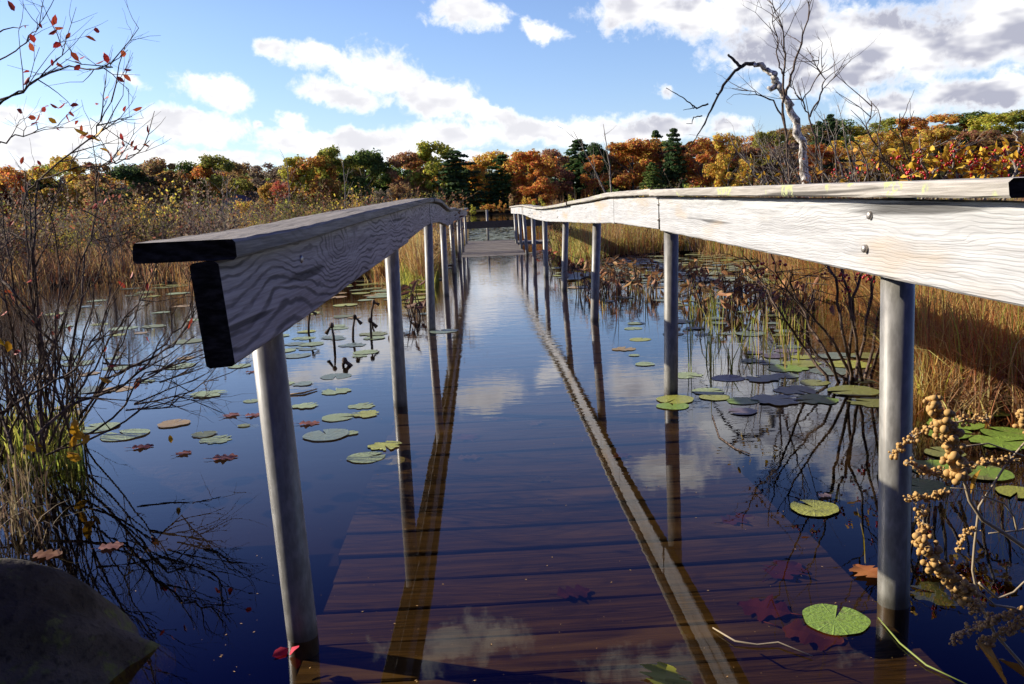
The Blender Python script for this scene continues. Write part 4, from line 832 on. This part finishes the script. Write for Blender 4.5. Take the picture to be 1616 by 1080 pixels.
for (a, b, hh, ln, lab) in [(486, 526, .16, .3, 'bent dark broken stalk standing in water right of the near left post'), (528, 548, .14, -.1, 'dark knobby stub standing in the lily pads'), (556, 536, .15, .3, 'short dark stalk with a hooked tip between the lily pads'), (586, 536, .13, .0, 'dark double stalk left of the second left post'), (540, 578, .03, .9, 'dark fallen stalk floating in front of the stubs'), (585, 505, .14, .4, 'curled dark stalk farthest out among the stubs')]:
    p = on(a, b); mb = MB(); rr = random.Random(a); q = p+Vector((ln*hh*.6, 0, hh)); mb.tube([p-Vector((0, 0, .06)), p+Vector((ln*hh*.2, .01, hh*.5)), q, q+Vector((.04*math.copysign(1, ln), .01, -.02-.04*rr.random()))], [.009, .008, .009, .014], 7); mb.ball(q, .016, 0, 0, (1, 1, 1.3)); tag(mb.build('broken_stalk', [M['twig']]), lab, 'stalk')
p = np.array([[on(a, b).x, on(a, b).y] for a, b in zip(rng.uniform(1085, 1270, 170), rng.uniform(470, 585, 170))]); g = grass('water_reed', p, .15, .42, .005, .009, GRN+GOLD[:1], .35, -.03); g['kind'] = 'stuff'
p = np.array([[on(a, b).x, on(a, b).y] for a, b in zip(rng.uniform(930, 1300, 420), rng.uniform(425, 500, 420))]); g = grass('water_reed', p, .12, .36, .005, .009, GOLD+RUST+GRN, .6, -.03); g['kind'] = 'stuff'
p = np.array([[on(a, b).x, on(a, b).y] for a, b in zip(rng.normal(1462, 22, 420), rng.uniform(618, 646, 420))]); g = grass('golden_reed', p, .12, .34, .004, .008, GOLD+[(.5, .34, .06)], .5, -.03); g['kind'] = 'stuff'

# ------------------------------------------------------------------ lily pads
def pad_mesh(name, seed, notch=.2, ragged=0.):
    rr = random.Random(seed); mb = MB(); n = 40; rings = 4; off_ = rr.uniform(0, 6)
    mb.v.append(Vector((0, 0, .004)))
    for k in range(1, rings+1):
        for j in range(n+1):
            a = notch/2+(2*math.pi-notch)*j/n; t = k/rings; rad = t*(1+.03*math.sin(3*a+off_)+.02*math.sin(7*a+off_*2)); 
            if k == rings: rad *= 1-ragged*max(0, math.sin(a*5+off_)*math.sin(a*2.3+off_*3))-rr.uniform(0, ragged*.3)
            if j in (0, n): rad *= 1.0
            z = .004+.008*t*t*math.sin(2*a+off_)+(.05*max(0, ragged-.05) if k == rings else .0)*max(0, math.sin(a*1.5+off_))
            mb.v.append(Vector((rad*math.cos(a), rad*math.sin(a), z)))
    m_ = n+1
    for j in range(n): mb.f.append((0, 1+j, 2+j)); mb.mi.append(0); mb.sm.append(True)
    for k in range(rings-1):
        for j in range(n):
            q = 1+k*m_+j; mb.f.append((q, q+m_, q+m_+1, q+1)); mb.mi.append(0); mb.sm.append(True)
    return mb.mesh(name, M['pad'])
PM = [pad_mesh('lily_pad', i, (.18, .35, .12, .5, .25, .3)[i], (0, .04, .12, .25, .35, .06)[i]) for i in range(6)]
PADC = {'bright green': (.17, .26, .035), 'pale green': (.25, .30, .13), 'yellow green': (.30, .31, .05), 'grey green': (.15, .19, .14), 'dark green': (.06, .10, .04), 'purplish': (.13, .10, .12), 'olive': (.17, .18, .05), 'ochre': (.33, .22, .07)}
PADS = []
def pad(px, py, wpx, col, place, m=None, z=.0015, lab=None, rz=None):
    p = on(px, py, z); dist = (p-cam.location).dot(fw); r = wpx/2/F_PX*dist
    k = random.choice((0, 1, 2, 2, 3, 4, 4, 3, 5)) if m is None else m; o = link('lily_pad', PM[k], None, None, (p.x, p.y, z+random.uniform(0, .003))); o.scale = (r, r, r*random.uniform(.6, 1.1)); o.rotation_euler = (random.uniform(-.006, .006), random.uniform(-.006, .006), random.uniform(0, 6.28) if rz is None else rz)
    c = PADC[col]; j = random.uniform(.85, 1.15); o.color = (c[0]*j, c[1]*j, c[2]*j, 1); o['category'] = 'lily pad'; o['group'] = 'lily pads'
    if lab: o['label'] = lab
    else: PADS.append((o, ('large ' if r > .11 else 'small ' if r < .055 else '')+('ragged ' if k in (3, 4) else 'round ')+col+' pad', place, px))
    return p, r
NAMED = [(1318, 978, 100, 'bright green', 0, 'large glossy green lily pad with a notch, floating over the planks near the right post', 1.0), (1285, 803, 74, 'yellow green', 1, 'green lily pad strewn with brown needles at the right edge of the planks', 2.), (1348, 783, 74, 'dark green', 2, 'sunken dull green lily pad left of the near right post', 0), (1066, 631, 58, 'yellow green', 0, 'yellow-green lily pad touching the second right post', 4.), (1062, 641, 52, 'bright green', 5, 'green lily pad in front of the second right post', 1.5),
         (1118, 618, 52, 'pale green', 1, 'pale lily pad right of the second right post', 0), (1128, 627, 48, 'yellow green', 0, 'yellow-green lily pad in the row right of the second right post', 2), (1172, 633, 50, 'bright green', 0, 'green dished lily pad at the right of the row beyond the second right post', 3), (1172, 650, 46, 'purplish', 5, 'purplish lily pad in front of the dished green one', 3), (578, 722, 62, 'pale green', 1, 'big pale lily pad overlapping others before the second left post', .5), (615, 727, 50, 'pale green', 0, 'pale lily pad cut by the edge of the sunken planks', 2.5), (608, 704, 56, 'yellow green', 4, 'ragged lily pad touching the second left post', 5.),
         (515, 687, 72, 'grey green', 0, 'broad smooth grey-green lily pad right of the near left post', 2.), (553, 684, 26, 'pale green', 2, 'small pad overlapping the broad grey-green one', 1.), (533, 659, 52, 'pale green', 1, 'round pale lily pad right of the near left post, below the torn ones', 0), (571, 641, 46, 'pale green', 4, 'upper torn pale lily pad left of the second left post', 1.), (577, 654, 48, 'yellow green', 4, 'lower torn yellowish lily pad left of the second left post', 3.), (530, 618, 50, 'pale green', 3, 'ragged pale lily pad halfway between the two near left posts', 2.), (482, 641, 44, 'pale green', 4, 'torn pale lily pad just right of the near left post', 1),
         (577, 556, 40, 'pale green', 0, 'round pale lily pad by the broken dark stalks', .4), (478, 606, 36, 'grey green', 3, 'dull lily pad touching the near left post higher up', 3.), (341, 694, 54, 'pale green', 4, 'ragged pale lily pad under the shrub twigs', 1.), (322, 686, 40, 'olive', 2, 'olive lily pad left of the ragged one under the shrub twigs', 2.), (393, 675, 36, 'dark green', 4, 'sunken torn lily pad left of the near left post', 3.), (378, 578, 36, 'pale green', 0, 'round lily pad below the end of the shaded railing', 2.),
         (397, 633, 26, 'pale green', 0, 'small smooth pad just left of the near left post', 2), (385, 672, 20, 'olive', 1, 'tiny olive pad left of the near left post', 1), (700, 523, 46, 'grey green', 1, 'flat grey lily pad touching the third left post', 2.), (1010, 536, 34, 'yellow green', 0, 'round yellowish lily pad in the open water behind the third right post', 1), (985, 551, 40, 'ochre', 3, 'ochre lily pad crossing the third right post reflection', 1), (1001, 561, 18, 'pale green', 0, 'tiny pale pad in the open water right of the third right post', 0), (1018, 575, 32, 'pale green', 5, 'pale lily pad left of the second right post', 0),
         (1560, 650, 64, 'bright green', 0, 'bright green lily pad at the foot of the rusty grass', 0.), (1592, 684, 80, 'bright green', 1, 'broad green lily pad at the right edge below the rusty grass', 2.), (1490, 715, 60, 'olive', 5, 'olive lily pad behind the dry flower stalk', 2), (1560, 748, 72, 'bright green', 0, 'green lily pad behind the middle of the dry flower stalk', 4.), (1605, 778, 60, 'yellow green', 1, 'yellow-green lily pad at the right edge beside the dry stalk', 4.), (1550, 800, 50, 'dark green', 2, 'dark sunken lily pad behind the dry stalk', 4.), (1592, 905, 80, 'dark green', 0, 'dark lily pad under water at the lower right edge', 2.), (1478, 938, 90, 'dark green', 3, 'torn sunken lily pad right of the near right post', 2.6), (1520, 880, 60, 'dark green', 2, 'sunken dark pad between the near post and the dry stalk', 1.)]
for (px, py, wv, col, m_, lab, rz) in NAMED: pad(px, py, wv, col, '', m_, -.012 if 'sunken' in lab or 'under water' in lab else .0015, lab, rz)
def ppl(px, py):
    side = 'left of near left post' if px < 440 else 'between near left posts' if px < 620 else 'behind left post row' if px < 760 else 'behind right post row' if px < 1045 else 'past second right post' if px < 1200 else 'among berry shrub stems' if px < 1400 else 'by the rusty grass'
    return ('far out ' if py < 475 else 'midway ' if py < 545 else '')+side
occ = []
def try_pads(n, x0, x1, y0, y1, size, cols, excl=None):
    k = 0; t_ = 0
    while k < n and t_ < n*60:
        t_ += 1; px = random.uniform(x0, x1); py = y0+(y1-y0)*random.random()**1.15
        if excl and excl(px, py): continue
        p = on(px, py)
        if marsh_mask(np.array([p.x]), np.array([p.y]))[0] or (-.5 < p.x < .9 and p.y < 22): continue
        r = random.uniform(*size)
        if any((p.x-a)**2+(p.y-b)**2 < (.72*(r+c))**2 for a, b, c in occ): continue
        occ.append((p.x, p.y, r)); wv = 2*r*F_PX/(p-cam.location).dot(fw); pad(px, py, wv, random.choice(cols), ppl(px, py)); k += 1
try_pads(20, -20, 330, 560, 690, (.05, .10), ['pale green', 'grey green', 'pale green', 'ochre'])
try_pads(14, 440, 615, 530, 610, (.045, .095), ['pale green', 'grey green', 'yellow green'], lambda a, b: b > 560 and random.random() < .6)
try_pads(34, 60, 690, 470, 545, (.06, .12), ['pale green', 'grey green', 'yellow green', 'olive', 'ochre'])
try_pads(52, 200, 690, 440, 472, (.08, .15), ['pale green', 'yellow green', 'olive', 'ochre'])
try_pads(8, 1070, 1260, 540, 625, (.05, .10), ['grey green', 'grey green', 'purplish', 'pale green'])
try_pads(16, 1200, 1385, 560, 640, (.055, .11), ['yellow green', 'grey green', 'bright green', 'olive', 'grey green'])
try_pads(6, 1440, 1616, 660, 800, (.06, .10), ['bright green', 'yellow green', 'olive'])
try_pads(30, 930, 1240, 460, 530, (.05, .10), ['grey green', 'pale green', 'olive'])
try_pads(40, 880, 1250, 402, 455, (.08, .15), ['olive', 'yellow green', 'grey green', 'ochre'])
auto_labels(PADS, '{desc} {place}', 'lily pads')
# the far pads beyond these: one mass
V = []; Fq = []
for _ in range(1500):
    py = random.choice((random.uniform(396, 445), random.uniform(352, 384))); px = random.uniform(60, 1290) if py > 390 else random.uniform(742, 812); p = on(px, py)
    if marsh_mask(np.array([p.x]), np.array([p.y]))[0] or (-.5 < p.x < .9 and p.y < 22): continue
    r = random.uniform(.07, .15); b = len(V); V += [(p.x+r*math.cos(q*.785), p.y+r*math.sin(q*.785), .006+random.uniform(0, .012)) for q in range(8)]; Fq.append(tuple(range(b, b+8)))
me = bpy.data.meshes.new('distant_lily_pads'); me.from_pydata(V, [], Fq); me.materials.append(M['pad']); o = link('distant_lily_pads', me); o.color = (.20, .21, .08, 1); o['kind'] = 'stuff'

# ------------------------------------------------------------------ fallen leaves, twigs, stems
def oak_leaf_mesh(name, seed):
    rr = random.Random(seed); out = []; n = 44; ph = rr.uniform(-.5, .8)
    for j in range(n):
        t = j/(n-1); a = t*math.pi  # one side, tip to stem
        w_ = .38*math.sin(a)**.6*(1+.34*math.cos(t*math.pi*7+ph))*rr.uniform(.93, 1.07); out.append((1-t, w_))
    mb = MB(); cen = [(x, 0) for x, _ in out]
    for s in (1, -1):
        b = len(mb.v)
        for (x, w_) in out: mb.v.append(Vector((x-.5, 0, .02*math.sin(x*5)))); mb.v.append(Vector((x-.5-.12*w_*0, s*w_*rr.uniform(.92, 1.08), .10*w_*math.sin(x*7+s)+.05*w_)))
        for j in range(n-1):
            f = (b+2*j, b+2*j+1, b+2*j+3, b+2*j+2); mb.f.append(f if s > 0 else f[::-1]); mb.mi.append(0); mb.sm.append(True)
    mb.tube([(-.5, 0, 0), (-.68, .02, .02), (-.82, .05, .01)], [.012, .01, .008], 5); return mb.mesh(name, M['petal'])
OAK = [oak_leaf_mesh('oak_leaf', i) for i in range(3)]
def fallen(px, py, L, z, col, rz, lab, m=0, tilt=0., name='oak_leaf'):
    p = on(px, py, z); o = link(name, OAK[m], None, None, p); o.scale = (L, L, L); o.rotation_euler = (tilt, tilt*.5, rz); o.color = col; tag(o, lab, 'leaf'); return o
fallen(1370, 902, .082, .006, (.42, .15, .04, 1), 1.9, 'orange oak leaf afloat against the near right post', 0)
fallen(1050, 1068, .10, .008, (.30, .30, .03, 1), 1.3, 'yellow-green leaf floating at the bottom edge over the planks', 1, .2)
for (a, b, L, c, rz, lab) in [(1165, 820, .15, (.26, .05, .03, 1), .3, 'dark red oak leaf sunken on the planks right of the rail reflection'), (1240, 900, .17, (.24, .05, .025, 1), .7, 'red oak leaf sunken at the right edge of the planks'), (1205, 960, .17, (.28, .06, .03, 1), 2.6, 'red sunken oak leaf left of the glossy lily pad'), (1282, 1002, .18, (.34, .11, .04, 1), -.6, 'orange sunken oak leaf beside the glossy lily pad'), (905, 935, .12, (.16, .04, .025, 1), .2, 'dark sunken oak leaf in the middle of the planks'), (740, 722, .12, (.32, .22, .16, 1), .1, 'pale sunken leaf on the planks before the left reflection'),
                              (790, 660, .13, (.30, .17, .10, 1), .3, 'brown sunken leaf in the middle distance of the planks'), (735, 690, .16, (.26, .07, .05, 1), 2., 'reddish sunken leaf near the left edge of the planks'), (845, 668, .12, (.34, .26, .2, 1), 1., 'pale sunken leaf right of the middle of the planks'), (975, 720, .13, (.24, .07, .05, 1), .4, 'reddish sunken leaf left of the second right post reflection'), (860, 757, .10, (.25, .20, .06, 1), .2, 'olive sunken leaf in the middle of the planks')]:
    p = on(a, b, -.03); fallen(a, b, L*.66, lerp_tab(DK, p.y)+.004, tuple(x*.3 for x in c[:3])+(1,), rz, lab, random.randrange(3))
for (a, b, L, c, rz, lab) in [(355, 722, .16, (.42, .14, .09, 1), .2, 'pink-brown oak leaf floating under the shrub twigs'), (365, 655, .14, (.40, .17, .14, 1), 1., 'pinkish leaf afloat left of the near left post'), (400, 655, .13, (.40, .16, .13, 1), .1, 'pinkish leaf afloat touching the near left post'), (488, 668, .15, (.40, .15, .10, 1), .0, 'rosy leaf afloat beside the broad grey-green pad'), (75, 875, .13, (.34, .15, .07, 1), .0, 'orange-brown leaf afloat above the boulder'), (175, 862, .11, (.40, .18, .14, 1), .4, 'pale pink leaf afloat right of the shrub base'), (225, 705, .14, (.45, .10, .04, 1), .3, 'red oak leaf caught under the shrub'), (290, 715, .11, (.42, .15, .1, 1), .9, 'faded leaf afloat below the arching twigs'), (1302, 782, .07, (.42, .30, .30, 1), .2, 'pale pinkish leaf beside the sunken pad near the right post'), (395, 587, .10, (.30, .10, .05, 1), .1, 'curled brown leaf afloat behind the near left post')]:
    fallen(a, b, L*.55, .004, tuple(x*.6 for x in c[:3])+(1,), rz, lab, random.randrange(3), .03)
n = 260; pp = np.array([[on(a, b).x, on(a, b).y] for a, b in zip(rng.uniform(200, 1500, n), 620+460*rng.uniform(0, 1, n)**.8)])
V = []; Q = []
for (x, y) in pp:
    a, r = random.uniform(0, 6.28), random.choice((.0008, .001, .0015, .003)); b = len(V); V += [(x+r*math.cos(a+k*1.57)*(1 if k % 2 else .4), y+r*math.sin(a+k*1.57)*(1 if k % 2 else .4), .0012) for k in range(4)]; Q.append((b, b+1, b+2, b+3))
me = bpy.data.meshes.new('floating_debris'); me.from_pydata(V, [], Q); me.materials.append(M['seed']); link('floating_debris', me)['kind'] = 'stuff'
mb = MB(); lp = on(466, 1012, .004)
for dx, dz, tl in ((-.014, .004, -.3), (.004, .006, .5)): leaf_quad(mb, lp+Vector((dx*.3, -.034, dz)), Vector((dx*2, -.02, .012*tl)), .034, .024, random.Random(4), 0, .35)
o = mb.build('red_leaf', [M['petal']]); o.color = (.50, .03, .06, 1); tag(o, 'crimson leaf stuck to the near left post at the waterline', 'leaf')
def thin(name, pts, rads, m, lab, cat, n=6):
    mb = MB(); mb.tube(pts, rads, n); tag(mb.build(name, [m]), lab, cat)
thin('twig', [on(1125, 991, .004), on(1160, 1012, .006), on(1195, 1018, .004), on(1228, 1014, .006), on(1282, 1036, .004)], [.0014, .0018, .002, .0018, .001], M['stalk'], 'thin pale twig afloat over the planks left of the glossy lily pad', 'twig')
thin('grass_blade', [on(1386, 975, .003), on(1420, 1015, .004), on(1462, 1050, .004), on(1530, 1082, .003)], [.001, .0018, .0018, .001], M['green_stem'], 'long green blade afloat at the foot of the near right post', 'grass blade')
thin('reed_piece', [on(456, 623, .004), on(480, 620, .006), on(500, 614, .006)], [.004, .005, .003], M['seed'], 'straight reddish reed piece afloat right of the near left post', 'reed')
thin('pad_stem', [on(1366, 890, -.01), on(1364, 850, -.02), on(1350, 790, -.03)], [.002, .002, .0015], M['green_stem'], 'green stem under water rising behind the orange oak leaf', 'stem')
thin('pad_stem', [on(1124, 655, .004), on(1135, 690, .002), on(1160, 708, .002), on(1182, 716, .004)], [.002, .003, .0025, .002], M['twig'], 'dark bent stem afloat right of the rail reflection', 'stem')

# ------------------------------------------------------------------ dry flower stalk close to the camera, lower right
root = empty('dry_flower_stalk', at(1580, 1100, .95)); off = Vector(root.location); tag(root, 'dry branching stalk hung with round seed pods in the lower right corner', 'dried plant')
rr = random.Random(21); mb = MB(); sb = MB(); Yk = .95
def stalk(pts, r0, r1, Y=Yk):
    P = [at(a, b, Y)-off for a, b in pts]; Q = []
    for a, b in zip(P[:-1], P[1:]):
        for k in range(3): Q.append(a.lerp(b, k/3))
    Q.append(P[-1]); mb.tube(Q, [r0+(r1-r0)*i/(len(Q)-1) for i in range(len(Q))], 7); return Q
def pods(pts, wpx, n, r=.0042, Y=Yk):
    P = [at(a, b, Y)-off for a, b in pts]; L = len(P)-1; mb.tube(P, .0012, 5)
    for _ in range(int(n*4.2)):
        u = rr.random()*L; k = min(L-1, int(u)); p = P[k].lerp(P[k+1], u-k); s = wpx/F_PX*Y
        q = p+Vector((rr.gauss(0, .45), rr.gauss(0, .45), rr.gauss(0, .45)))*s*.85; rad = r*.58*rr.uniform(.45, 1.4); sb.ball(q, rad, 0, 1, (1, 1, rr.uniform(.8, 1.1)))
        mb.tube([p, q], .0005, 3, False)
stalk([(1640, 880), (1590, 845), (1550, 820), (1530, 790), (1522, 760), (1515, 740)], .0028, .0018)
stalk([(1640, 1080), (1570, 1000), (1545, 950), (1535, 900), (1538, 860), (1545, 800), (1590, 730), (1625, 690)], .0022, .0012, .97)
stalk([(1545, 920), (1575, 945), (1600, 935), (1630, 905)], .0016, .0012); stalk([(1640, 830), (1605, 838), (1600, 815), (1585, 795), (1550, 782)], .0014, .001); stalk([(1605, 838), (1560, 842)], .001, .0008); stalk([(1640, 980), (1600, 960), (1570, 955), (1540, 930)], .0018, .001); stalk([(1560, 775), (1500, 770)], .0007, .0005); stalk([(1520, 705), (1560, 700), (1616, 720)], .0011, .0008)
pods([(1475, 635), (1495, 680), (1505, 720), (1515, 755)], 20, 46, .0062, .9); pods([(1450, 850), (1475, 885), (1500, 915), (1530, 940)], 20, 40, .0064, .9); pods([(1405, 722), (1440, 690), (1475, 672), (1520, 665), (1560, 662)], 12, 46, .0036, 1.); pods([(1428, 730), (1465, 745), (1500, 750), (1530, 740)], 12, 30, .0036); pods([(1430, 788), (1470, 785), (1495, 775)], 11, 26, .0034); pods([(1455, 800), (1458, 830), (1452, 850), (1465, 875)], 12, 24, .0036)
pods([(1505, 740), (1560, 730), (1600, 725)], 10, 26, .0032); pods([(1500, 1010), (1540, 990), (1575, 975), (1616, 965)], 12, 44, .0036); pods([(1545, 1018), (1590, 995), (1616, 985)], 12, 32, .0036); pods([(1515, 915), (1530, 950), (1545, 965)], 12, 26, .0034); pods([(1510, 870), (1520, 845), (1535, 835)], 9, 14, .003); pods([(1612, 650), (1616, 680)], 8, 8, .005)
mb.build('stems', [M['stalk']], root); sb.build('seed_pods', [M['seed']], root)
lb = MB()
for (a, b, c, d, wv) in [(1540, 1012, 1590, 1085, .022), (1575, 1040, 1625, 1075, .018), (1548, 740, 1532, 780, .006)]:
    p, q = at(a, b, .93)-off, at(c, d, .96)-off; leaf_quad(lb, p, q-p, (q-p).length, wv, rr, 0, .2)
o = lb.build('dry_leaves', [M['petal']], root); o.color = (.40, .19, .035, 1)
